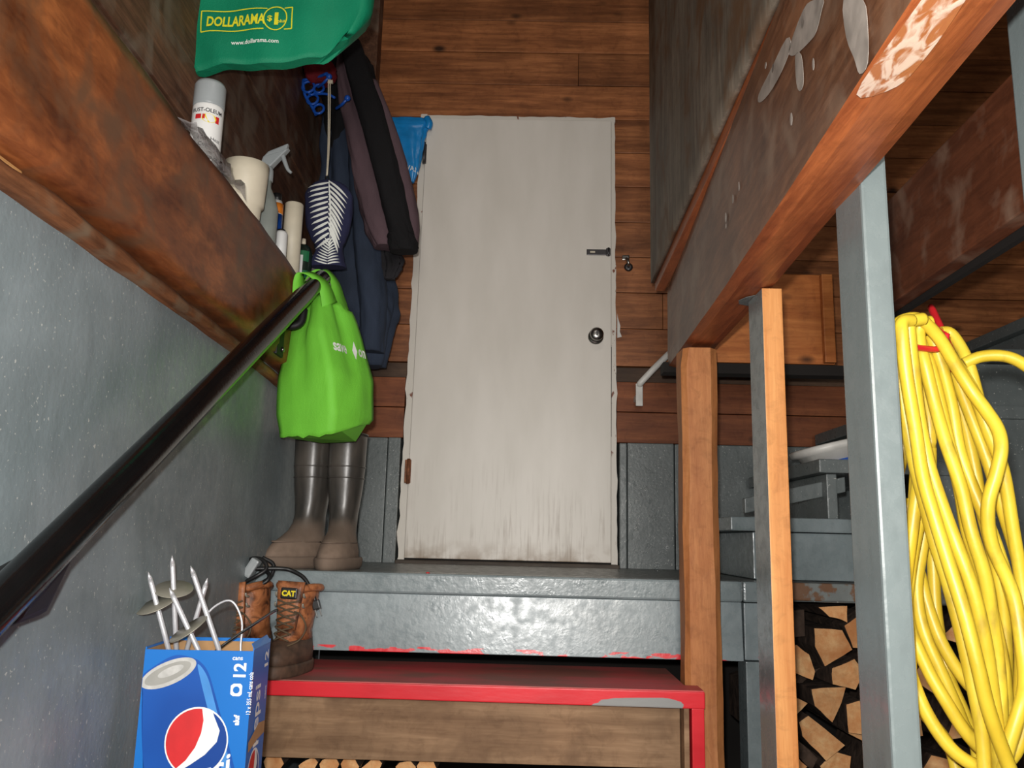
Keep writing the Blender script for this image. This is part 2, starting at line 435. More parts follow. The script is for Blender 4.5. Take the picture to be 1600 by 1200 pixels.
for h in (.175, .145, .20, .16, .22, .19, .22, .24):
    y0, y1 = a, b; o = .004*(k % 2)
    m.hexa([(xl(-.84, y0), y0, z), (xl(-.80+o, y0), y0, z), (xl(-.80+o, y1), y1, z), (xl(-.84, y1), y1, z), (xl(-.84, y0), y0, z+h-.004), (xl(-.80+o, y0), y0, z+h-.004), (xl(-.80+o, y1), y1, z+h-.004), (xl(-.84, y1), y1, z+h-.004)], .003)
    z += h; k += 1
wu = struct(m.build('wall_left_boards', M_dboards)); wu.name = 'wall_left_upper'
m = MB().box(3.1, 3.2, -2.6, 3.4, -1.3, 2.42); struct(m.build('wall_right', M_concrete))
m = MB().box(-1.0, 3.2, -2.6, -2.5, -1.3, 2.42); struct(m.build('wall_rear', M_concrete))
# door casing
m = MB()
def jag(x0, x1, y0, y1, z0, z1, side, amp=.004, seed=0, n=60):
    # thin board with a ragged painted outer edge
    rr = []
    for i in range(n+1):
        t = i/n; zz = z0+(z1-z0)*t; j = noise.noise(Vector((zz*14, seed, 0)))*amp*2+noise.noise(Vector((zz*60, seed, 3)))*amp
        a_, b_ = (x0[0]*(1-t)+x0[1]*t, x1[0]*(1-t)+x1[1]*t)
        if side == 'L': a_ += j
        else: b_ += j
        rr.append([(a_, y0, zz), (b_, y0, zz), (b_, y1, zz), (a_, y1, zz)])
    m.loft(rr, smooth=False)
jag((-.474, -.460), (-.4465, -.4355), 3.236, 3.252, -.01, 1.85, 'L', .005, 1)
struct(m.build('trim_1', M_trim)); m = MB()
jag((.343, .339), (.366, .353), 3.236, 3.252, -.01, 1.85, 'R', .0025, 5)
struct(m.build('trim_2', M_trim)); m = MB()
rr = []
for i in range(61):
    t = i/60; x = -.462+(.355+.462)*t; j = noise.noise(Vector((x*16, 9, 0)))*.006
    rr.append([(x, 3.2365, 1.8265), (x, 3.252, 1.8265), (x, 3.252, 1.846+j), (x, 3.2365, 1.846+j)])
m.loft(rr, smooth=False); struct(m.build('trim_3', M_trim))
m = MB().box(-.47, .365, 3.16, 3.25, -.012, .012, .003); struct(m.build('trim_4', wood('dirty_sill_wood', (52, 44, 38), (92, 80, 68), 'X', 20)))     # worn sill under the door
# door leaf
m = MB().hexa([(-.4435, 3.215, .018), (.3405, 3.215, .018), (.3405, 3.245, .018), (-.4435, 3.245, .018), (-.4325, 3.215, 1.822), (.3365, 3.215, 1.822), (.3365, 3.245, 1.822), (-.4325, 3.245, 1.822)], .003)
door = struct(m.build('door_1', M_door))
m = MB().box(-.443, .34, 3.232, 3.249, .0125, .0175); m.build('bottom_gap_strip', M_dark, door)
MB().hexa([(.3405, 3.238, .12), (.344, 3.238, .12), (.344, 3.25, .12), (.3405, 3.25, .12), (.3385, 3.238, .86), (.341, 3.238, .86), (.341, 3.25, .86), (.3385, 3.25, .86)]).box(.3385, .3425, 3.2335, 3.24, .50, .86).build('edge_gap', M_dark, door)
kn = Matrix.Rotation(R(90), 4, 'X')
m = MB().lathe([(.001, 0), (.031, 0), (.031, .004), (.026, .008), (.013, .010), (.011, .028), (.02, .034), (.0265, .044), (.0265, .052), (.02, .059), (.008, .061), (.001, .061)], (.277, 3.214, .894), 28, kn)
kb = m.build('door_knob', M_steel, door)
m = MB().box(.2745, .2795, 3.1515, 3.1535, .884, .903); m.build('keyhole', M_dsteel, kb)
m = MB().box(.238, .318, 3.2085, 3.2145, 1.233, 1.257, .002).box(.316, .334, 3.203, 3.214, 1.230, 1.261, .003).tube([(.326, 3.206, 1.228), (.326, 3.206, 1.263)], .0045, 10)
hp = m.build('hasp', M_dsteel, door)
m = MB().box(.252, .272, 3.2078, 3.2084, 1.2415, 1.249); m.build('hasp_slot', M_cream, hp)
m = MB().box(-.4415, -.428, 3.206, 3.2148, 1.615, 1.70, .002).tube([(-.437, 3.203, 1.612), (-.437, 3.203, 1.705)], .0055, 10)
m.box(-.437, -.4365, 3.2, 3.203, 1.64, 1.67); m.build('hinge', M_dsteel, door)
m = MB().box(-.456, -.432, 3.2065, 3.2148, .30, .39, .002).tube([(-.441, 3.203, .297), (-.441, 3.203, .393)], .0065, 10); m.build('hinge', M_rust, door)
# staple and padlock eye beside the hasp
t = thing('padlock_staple', (.40, 3.25, 1.2), 'small chrome staple and lock ring on boards right of white door', 'lock')
m = MB().box(.385, .415, 3.241, 3.2495, 1.225, 1.247, .004); m.build('staple_plate', M_steel, t)
m = MB().tube([(.40, 3.24, 1.23), (.404, 3.224, 1.222), (.408, 3.222, 1.206), (.41, 3.232, 1.198)], .0055, 10, 5); m.build('shackle', M_steel, t)
m = MB().lathe([(.001, 0), (.0165, 0), (.018, .006), (.014, .012), (.007, .013), (.001, .011)], (.411, 3.2495, 1.196), 20, kn)
for k in range(6):
    a_ = k*math.pi/3; m.tube([(.411+.008*math.cos(a_), 3.2365, 1.196+.008*math.sin(a_)), (.411+.013*math.cos(a_), 3.2368, 1.196+.013*math.sin(a_))], .0012, 5)
m.build('lock_ring', M_dsteel, t)

# ================= left side =================
m = MB()
def slant_box(m, x0, x1, y0, y1, z0a, z0b, z1a, z1b, f, bevel=0):
    return m.hexa([(f(x0, y0), y0, z0a), (f(x1, y0), y0, z0a), (f(x1, y1), y1, z0b), (f(x0, y1), y1, z0b),
                   (f(x0, y0), y0, z1a), (f(x1, y0), y0, z1a), (f(x1, y1), y1, z1b), (f(x0, y1), y1, z1b)], bevel)
def rough_timber(m, x0, x1, y0, y1, z0, z1, f, nseg, amp, seed, nx=4, nz=8, zs=None):
    rings = []
    for i in range(nseg+1):
        y = y0+(y1-y0)*i/nseg; za, zb = (z0(y) if callable(z0) else z0), (z1(y) if callable(z1) else z1)
        ring = []
        pts = [(x0+(x1-x0)*k/nx, za) for k in range(nx)]+[(x1, za+(zb-za)*k/nz) for k in range(nz)]+[(x1-(x1-x0)*k/nx, zb) for k in range(nx)]+[(x0, zb-(zb-za)*k/nz) for k in range(nz)]
        for (x, zz) in pts:
            cx, cz = (x0+x1)/2, (za+zb)/2
            # eased corners
            ex = min(abs(x-x0), abs(x-x1)); ez = min(abs(zz-za), abs(zz-zb))
            if ex < 1e-6 and ez < 1e-6: x += (cx-x)*.06; zz += (cz-zz)*.04
            p = Vector((f(x, y), y, zz)); q = noise.noise_vector(Vector((p.x*6, p.y*2.2, p.z*9))+Vector((seed, 0, 0)))*amp
            q += noise.noise_vector(Vector((p.x*30, p.y*9, p.z*30))+Vector((seed, 5, 0)))*amp*.3
            ring.append(p+Vector((q.x, 0, q.z)))
        rings.append(ring)
    m.loft(rings); return m
rough_timber(m, -.795, -.66, -2.4, 3.19, lambda y: .557+.006*(y-1), lambda y: .838+.022*noise.noise(Vector((y*3, 1, 0)))*.7, xl, 90, .008, 3, 3, 10)
tag(m.build('sill_beam', M_sill), 'wide reddish brown rough timber beam running along top of grey left wall', 'beam')
m = MB(); rough_timber(m, -.80, -.690, .2, 3.18, lambda y: .520, lambda y: .541+.006*noise.noise(Vector((y*9, 3, 3))), xl, 160, .008, 9, 3, 2)
tag(m.build('sill_plate', M_ledge), 'thin splintered board between left beam and grey wall', 'board')
m = MB().box(-.80, -.648, 3.165, 3.249, .85, 2.40, .004)
tag(m.build('corner_post', M_dboards), 'dark vertical timber in corner left of door wall', 'post')
m = MB().hexa([(-.72, .2, .515), (-.640, .2, .518), (-.655, 1.0, .528), (-.72, 1.06, .528), (-.72, .2, .552), (-.640, .2, .552), (-.655, 1.0, .552), (-.72, 1.06, .552)], .004)
m.roughen(2, .003, 30); tag(m.build('shim_block', wood('pale_shim_wood', (168, 120, 70), (206, 160, 104), 'Y', 26, .7, .3, False, None, 31)), 'pale yellowish wood shim wedged under the near end of left beam', 'board')
# torn film on beam edge
m = MB(); rows = []
for i in range(15):
    y = 1.43+.30*i/14
    rows.append([(xl(-.60-.003*j, y)+random.uniform(-.006, .006)-.007*j-.045, y, .850+.005*abs(j-2)+random.uniform(-.006, .006)-(.035 if j == 0 else 0)) for j in range(6)])
m.loft(rows, cap=False, closed=False)
o = tag(m.build('plastic_film', M_clear, fixn=False), 'torn clear plastic film crumpled on the left beam edge below spray can', 'plastic film')
sol = o.modifiers.new('s', 'SOLIDIFY'); sol.thickness = .0008

# handrail
t = thing('handrail', (-.6, 1.2, 0), 'glossy black round pipe handrail climbing along the grey left wall', 'handrail')
pts = [(-.6, .35, -.375), (-.6, .983, .013), (-.6, 1.8, .513), (-.6, 2.26, .795), (-.6, 2.33, .829), (-.602, 2.37, .822), (-.606, 2.39, .79), (-.61, 2.395, .745)]
MB().tube(pts, .026, 24, 8).build('pipe', M_black, t)
for yy in (1.1, 2.16):
    zz = .071+(yy-1.107)*.611
    x = xl(-.715, yy) if yy < 2 else xl(-.665, yy)
    if yy < 2: m = MB().hexa([(x-.004, yy-.05, zz-.10), (-.618, yy-.05, zz-.085), (-.618, yy+.02, zz-.075), (x-.004, yy+.03, zz-.10), (x-.004, yy-.05, zz-.03), (-.595, yy-.05, zz-.04), (-.595, yy+.035, zz+.008), (x-.004, yy+.045, zz+.0)], .008)
    else:
        m = MB().tube([(-.6, yy, zz-.02), (-.603, yy-.005, zz-.055), (-.62, yy-.01, zz-.07), (xl(-.66, yy), yy-.01, zz-.07)], .011, 10, 6)
        m.box(x-.004, x+.006, yy-.03, yy+.03, zz-.15, zz-.045, .004)
    b = m.build('bracket', M_bracket, t)
    m = MB()
    if yy > 2:
        for dz in (-.13, -.07): MB().lathe([(.001, 0), (.008, 0), (.007, .005), (.001, .007)], (x+.006, yy+.015, zz+dz), 12, Matrix.Rotation(R(90), 4, 'Y')).build('bolt', M_steel, b)

# ================= landing and steps =================
L = thing('landing', (0, 2.6, 0), 'grey painted wooden landing in front of white door', 'landing')
MB().box(-.745, 1.9, 2.335, 3.214, -.05, 0, .003).build('deck', M_greyD, L)
m = MB().box(-.728, .60, 2.322, 2.40, -.054, .001, .006).box(.603, .66, 2.322, 2.40, -.054, .001, .006); m.build('nosing', M_grey, L)
MB().box(.663, 1.8, 2.322, 2.40, -.046, .001, .004).build('nosing', M_chip, L)
# riser leans out a little at the foot
MB().hexa([(-.728, 2.323, -.207), (.60, 2.323, -.207), (.60, 2.349, -.207), (-.728, 2.349, -.207), (-.728, 2.334, -.055), (.60, 2.334, -.055), (.60, 2.36, -.055), (-.728, 2.36, -.055)], .002).build('riser', M_riser, L)
m = MB().box(.605, .668, 2.33, 2.36, -.205, -.056, .003); m.build('riser_block', M_riser, L)
m = MB().box(.608, .66, 2.335, 2.42, -1.3, -.209, .003); m.build('support_leg', M_grey, L)
m = MB().lathe([(.0005, 0), (.006, 0), (.005, .003), (.0005, .004)], (-.255, 2.335, .0005), 8); m.build('red_paint_drop', M_redpl, L)

S = thing('staircase', (0, 2.1, -1.3), 'steep basement steps with one red painted tread below landing', 'stairs')
m = MB().hexa([(-.720, 2.108, -.286), (.449, 2.108, -.291), (.449, 2.186, -.291), (-.720, 2.186, -.286), (-.720, 2.108, -.252), (.449, 2.108, -.252), (.449, 2.186, -.252), (-.720, 2.186, -.252)], .003)
m.box(-.72, .414, 2.187, 2.46, -.29, -.252)
m.mi = 1; m.box(-.718, .447, 2.111, 2.186, -.2525, -.2495).box(-.718, .414, 2.186, 2.46, -.2525, -.2495)
m.build('tread', [M_red, M_redtop], S)
m = MB().box(-.71, .40, 2.17, 2.195, -.442, -.289, .002); m.build('riser', M_plank, S)
m = MB().box(.402, .415, 2.13, 2.30, -.46, -.289, .002); m.build('cleat', M_plank, S)
m = MB().box(.419, .449, 2.118, 2.185, -1.3, -.292, .002)
m.build('stringer', M_red, S)
zz = -.50; yy = 1.42
for k in range(3):
    MB().box(-.672, .416, yy, 2.12-.42*k+.0, zz-.04, zz, .003).build('tread', M_redtop, S); zz -= .26; yy -= .42
MB().box(-.672, .416, 1.90, 1.925, -1.3, -.54).build('riser', M_plank, S)
for x0 in (-.705, .418):
    MB().hexa([(x0, .6, -1.3), (x0+.03, .6, -1.3), (x0+.03, 2.1, -1.3), (x0, 2.1, -1.3), (x0, .6, -1.2), (x0+.03, .6, -1.2), (x0+.03, 1.9, -.56), (x0, 1.9, -.56)]).build('stringer', M_plank, S)

# upper flight going up to the right, behind the posts
U = thing('staircase', (1.2, 2.8, 0), 'grey painted steps rising to the right beyond the posts', 'stairs')
steps = [(.60, 1.02, .178), (.86, 1.28, .35), (1.12, 1.54, .52), (1.38, 1.8, .69), (1.64, 2.0, .86)]
for i, (xa, xb, zt) in enumerate(steps):
    MB().box(xa, xb, 2.43, 3.2, zt-.04, zt, .004).build('tread', M_grey if i < 1 else M_greyD, U)
    if i == 0: MB().box(xa+.07, xb, 2.46, 3.2, .002, zt-.042, .003).build('riser', M_grey, U)
    else: MB().box(xa+.03, xa+.06, 2.46, 3.2, steps[i-1][2], zt-.041, .003).build('riser', M_greyD, U)
m = MB().poly([(1.12, 2.445, .02), (1.33, 2.445, -.045), (1.5, 2.445, .06), (2.0, 2.445, .45), (2.0, 2.445, .81), (1.70, 2.445, .81), (1.70, 2.445, .645), (1.31, 2.445, .645), (1.31, 2.445, .475), (1.16, 2.445, .475)], (0, .03, 0))
m.build('stringer', M_greyD, U)
m = MB().hexa([(.66, 2.50, .19), (.96, 2.50, .26), (.96, 2.53, .26), (.66, 2.53, .19), (.66, 2.50, .235), (.96, 2.50, .305), (.96, 2.53, .305), (.66, 2.53, .235)], .003); m.build('brace_board', M_greyD, U)
# white tray on the steps
t = thing('tray', (1.0, 2.6, .352), 'white plastic tray with blue rim lying tilted on grey steps', 'tray')
T = Matrix.Translation((1.02, 2.62, .405)) @ Matrix.Rotation(R(-14), 4, 'Y')
def oval(a, b, z, n=28): return [T @ Vector((a*math.copysign(abs(math.cos(q))**.6, math.cos(q)), b*math.copysign(abs(math.sin(q))**.6, math.sin(q)), z)) for q in [2*math.pi*i/n for i in range(n)]]
MB().loft([oval(.14, .09, -.028), oval(.15, .10, 0), oval(.17, .12, .004), oval(.172, .122, .022), oval(.165, .115, .026)]).build('bowl', M_white, t)
MB().loft([oval(.138, .088, -.04), oval(.145, .095, -.028)]).build('blue_base', M_bluepl, t)

# ================= right side: beam, posts, floor edges =================
B = thing('floor_beam', (.44, 1.3, .6), 'large dark beam with orange underside crossing overhead on the right', 'beam')
def bz(y): return .648-.05*(2.58-y)/1.0*.9 if y > 1.6 else .604-.02*(1.6-y)
m = MB()
rough_timber(m, .437, .535, -2.4, 2.60, bz, lambda y: .915, xr, 90, .0015, 21, 4, 8)
for f in m.bm.faces:
    f.smooth = False
    if f.calc_center_median().z < bz(f.calc_center_median().y)+.012: f.material_index = 1
bo = m.build('timber', [M_beamside, M_orange], B)
# dribbles and patches of old paint on the beam, plus a painted glare patch
m = MB()
pol = [
 [(.954, .782), (.917, .756), (.925, .748), (.951, .735), (.985, .742), (1.05, .765), (1.075, .79), (1.0, .80)],
 [(.848, .707), (.791, .667), (.782, .63), (.788, .592), (.812, .594), (.825, .62), (.846, .66)],
 [(1.085, .814), (1.066, .788), (1.12, .782), (1.2, .792), (1.26, .812), (1.262, .828), (1.18, .822)],
 [(1.045, .761), (1.018, .746), (1.012, .704), (1.03, .70), (1.045, .72)]]
for i in range(9):
    y = random.uniform(.95, 1.6); zc = random.uniform(.64, .86); a_, b_ = random.uniform(.003, .007), random.uniform(.004, .010)
    pol.append([(y+a_*math.cos(q), zc+b_*math.sin(q)) for q in [k*math.pi/4 for k in range(8)]])
for p in pol:
    sp = catmull([Vector(q) for q in p], 3, True)
    m.poly([(xr(.4345, q.x)+.0, q.x, q.y) for q in sp], (-.0004, 0, 0))
m.build('paint_streak', plain('old_whitewash', (176, 166, 156), .4, 0, .25, 30), B)
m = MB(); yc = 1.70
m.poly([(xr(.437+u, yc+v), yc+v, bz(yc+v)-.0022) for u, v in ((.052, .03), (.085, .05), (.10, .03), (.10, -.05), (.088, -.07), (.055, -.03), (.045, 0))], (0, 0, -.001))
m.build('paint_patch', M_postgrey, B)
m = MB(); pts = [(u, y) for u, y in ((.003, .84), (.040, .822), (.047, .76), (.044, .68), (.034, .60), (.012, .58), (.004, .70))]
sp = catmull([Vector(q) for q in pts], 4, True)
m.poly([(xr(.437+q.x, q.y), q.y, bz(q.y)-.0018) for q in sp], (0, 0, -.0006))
m.build('scuffed_glare_patch', M_glare, B)  # flash glare painted onto the scuffed underside

m = MB(); rough_timber(m, .405, .417, -2.4, 2.63, .905, 2.40, lambda x, y: x+.022*(y-2.6), 30, .001, 5, 1, 20)
w1 = m.build('wall_right_panel', M_ply); w1.name = 'wall_right_upper'; struct(w1)
m = MB(); slant_box(m, .418, .449, -2.4, 2.62, .905, .905, 1.0, 1.0, lambda x, y: x+.022*(y-2.6), .002)
struct(m.build('trim_5', M_orange))
m = MB().box(.545, .985, 2.60, 2.65, .668, .965, .003); H = tag(m.build('header_beam', M_header), 'short orange crosswise beam behind the centre post top', 'beam')
MB().box(.548, .59, 2.5985, 2.60, .68, .76).build('paint_smear', M_trim, H)
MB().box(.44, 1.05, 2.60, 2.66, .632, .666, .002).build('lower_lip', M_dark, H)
MB().box(.945, .98, 2.575, 2.598, .67, .96, .003).build('end_block', M_header, H)
m = MB(); slant_box(m, .885, .925, -2.4, 2.30, .66, .683, .915, .94, lambda x, y: x+.05*(y-2.0), .003)
J = tag(m.build('floor_joist', M_joist), 'dark red joist behind tall grey post on the far right', 'beam')
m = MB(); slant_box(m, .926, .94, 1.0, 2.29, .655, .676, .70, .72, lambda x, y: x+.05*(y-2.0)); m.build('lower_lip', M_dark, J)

def post(name, x0, x1, y0, y1, z0, z1, mats, label, bevel=.003, side=None, lean=0, top=None):
    m = MB(); m.hexa([(x0+lean, y0, z0), (x1+lean, y0, z0), (x1+lean, y1, z0), (x0+lean, y1, z0), (x0, y0, z1), (x1, y0, z1), (x1, y1, z1), (x0, y1, z1)], bevel)
    if side is not None:
        m.bm.normal_update()
        for f in m.bm.faces:
            if f.normal.x < -.8: f.material_index = side
    return tag(m.build(name, mats), label, 'post')
# rough centre post, heavy chamfers
m = MB(); rings = []
for i in range(41):
    z = -1.3+(.618+1.3)*i/40; wd = .0
    prof = [(0, .016), (.012, 0), (.074, 0), (.094, .022), (.10, .05), (.10, .10), (.008, .10), (0, .085)]
    ring = []
    for k, (u, v) in enumerate(prof):
        q = noise.noise_vector(Vector((k*3.1, z*3.5, 2)))*.005+noise.noise_vector(Vector((k*3.1, z*14, 7)))*.002
        x = .422+u+(.0 if z > .6 else 0)+q.x; y = 2.19+v+q.y
        if i == 40 and k in (0, 1): x += .006
        ring.append((x, y, z))
    rings.append(ring)
m.loft(rings, smooth=False)
tag(m.build('support_post', M_post), 'rough sawn chamfered orange-brown post standing at right end of red tread', 'post')
xs = .4675
post('stud', xs, xs+.040, 1.60, 1.70, -1.3, .603, [M_stud, M_postgrey], 'slim stud with bare orange front and grey painted left side', .002, 1)
post('stud', .4640, .5010, 1.10, 1.197, -1.3, .78, [M_postgrey], 'tall glossy grey post left of the yellow hose', .004)
post('stud', .556, .594, .80, .89, -1.3, 1.2, [M_postgrey], 'grey post end at the upper right corner of view', .003)
# white wall rail going up to the right
t = thing('handrail', (.44, 3.2, .7), 'short white painted handrail end right of the white door', 'handrail')
MB().tube([(.443, 3.165, .695), (.455, 3.155, .712), (.548, 3.15, .81), (.70, 3.15, .95)], .0125, 12, 6).build('rail', M_trim if False else M_white, t)
MB().box(.428, .455, 3.160, 3.168, .612, .70, .003).build('end_plate', M_white, t)
MB().box(.431, .453, 3.168, 3.2495, .64, .66).build('stand_off', M_white, t)

# ================= firewood =================
def log(poly, y0, y1, mats=(M_logend, M_bark), seed=0, label=None):
    m = MB(); n = len(poly); cx = sum(p[0] for p in poly)/n; cz = sum(p[1] for p in poly)/n
    dense = []
    for i in range(n):
        a, b = poly[i], poly[(i+1) % n]
        for k in range(3):
            t = k/3; x = a[0]+(b[0]-a[0])*t; z = a[1]+(b[1]-a[1])*t
            q = noise.noise_vector(Vector((x*25+seed, z*25, seed)))*.004
            dense.append((x+q.x, z+q.z))
    rings = []
    for j, y in enumerate([y0, y0+.004, y0+.12, y0+.25, y1]):
        s = .97 if j == 0 else 1
        rings.append([(cx+(x-cx)*s+noise.noise(Vector((x*9, y*9, seed)))*.006*(j > 1), y, cz+(z-cz)*s) for x, z in dense])
    vs = [[m.bm.verts.new(p) for p in r] for r in rings]
    for a, b in zip(vs, vs[1:]):
        for i in range(len(a)):
            f = m._f((a[i], a[(i+1) % len(a)], b[(i+1) % len(a)], b[i])); f.material_index = 1
    m._f(list(reversed(vs[0]))); f = m._f(vs[-1])
    o = m.build('firewood_log', list(mats))
    return tag(o, label or 'split firewood log stacked under the landing among many others', 'firewood', 'split firewood logs stacked under the landing')
near = [
 ([(0.731, -0.166), (0.754, -0.166), (0.787, -0.188), (0.799, -0.234), (0.793, -0.258), (0.729, -0.233), (.70, -.20)], 'half-round pale firewood log just right of the bare orange stud'),
 ([(0.804, -0.121), (0.885, -0.124), (0.909, -0.174), (0.832, -0.222), (0.806, -0.168)], 'large wedge firewood log in upper gap between stud and grey post'),
 ([(0.824, -0.066), (0.906, -0.061), (0.904, -0.105), (0.852, -0.091)], 'small topmost firewood log touching chipped landing edge'),
 ([(0.846, -0.225), (0.908, -0.198), (0.935, -.23), (0.909, -0.281), (0.844, -0.266)], None),
 ([(0.792, -0.279), (0.887, -0.273), (0.873, -0.315), (0.845, -0.367), (0.799, -0.325)], 'triangular firewood log pointing down left of the tall grey post'),
 ([(0.698, -0.286), (0.727, -0.294), (0.787, -0.317), (0.729, -0.375), (0.689, -0.384)], None),
 ([(0.751, -0.362), (0.776, -0.345), (0.874, -0.42), (0.822, -0.461), (0.757, -0.399)], 'long slanting firewood log low between stud and grey post'),
 ([(0.692, -0.456), (0.735, -0.441), (0.776, -0.478), (0.723, -0.519), (0.69, -0.515)], None),
 ([(0.811, -0.477), (0.853, -0.439), (0.895, -0.451), (0.891, -0.53), (0.832, -0.524)], None),
 ([(0.880, -0.315), (0.919, -0.305), (0.93, -0.394), (0.883, -0.387)], None)]
for i, (p, l) in enumerate(near): log(p, 2.36+.012*(i % 3), 2.72, seed=i*3, label=l)
# dark bark sides between them, set deeper
dk = [[(.665, -.09), (.80, -.075), (.80, -.15), (.73, -.155), (.665, -.14)], [(.735, -.262), (.84, -.23), (.785, -.272), (.70, -.28), (.67, -.26)], [(.735, -.38), (.75, -.405), (.82, -.468), (.80, -.50), (.74, -.435)], [(.66, -.30), (.69, -.29), (.68, -.42), (.66, -.42)]]
for i, p in enumerate(dk): log(p, 2.42, 2.75, (M_bark, M_bark), 40+i, 'dark bark-covered firewood log lying deep in the stack')
random.seed(11)
row = 0; z = -.13
while z > -1.25:
    x = .95+(.05 if row % 2 else 0)
    while x < 1.85:
        rr = random.uniform(.052, .066); k = random.choice([3, 4, 5, 5]); a0 = random.uniform(0, 6.28)
        pts = []
        if random.random() < .5:   # quarter split
            pts = [(x+.3*rr*math.cos(a0+math.pi), z+.9*rr*math.sin(a0+math.pi))]+[(x+rr*math.cos(a0+q), z+rr*math.sin(a0+q)) for q in (-1.2, -.7, -.2, .3, .8, 1.2)]
        else:
            pts = [(x+rr*math.cos(a0+2*math.pi*q/k), z+rr*.93*math.sin(a0+2*math.pi*q/k)) for q in range(k)]
        log(pts, 2.38+random.uniform(0, .05), 2.75, seed=row*17+x)
        x += .135
    z -= .122; row += 1
random.seed(12)
for i in range(7):
    x = -.60+i*.062
    dz_ = .004*((i*5) % 3); x += .008*((i*3) % 4)-.012
    log([(x-.028, -.47-dz_), (x-.02, -.456-dz_*2), (x+.010, -.449-.007*(i % 2)), (x+.024, -.475+dz_), (x+.01, -.498), (x-.02, -.495)], 2.24, 2.32, seed=90+i, label='short pale kindling piece in dark gap under the brown riser board')

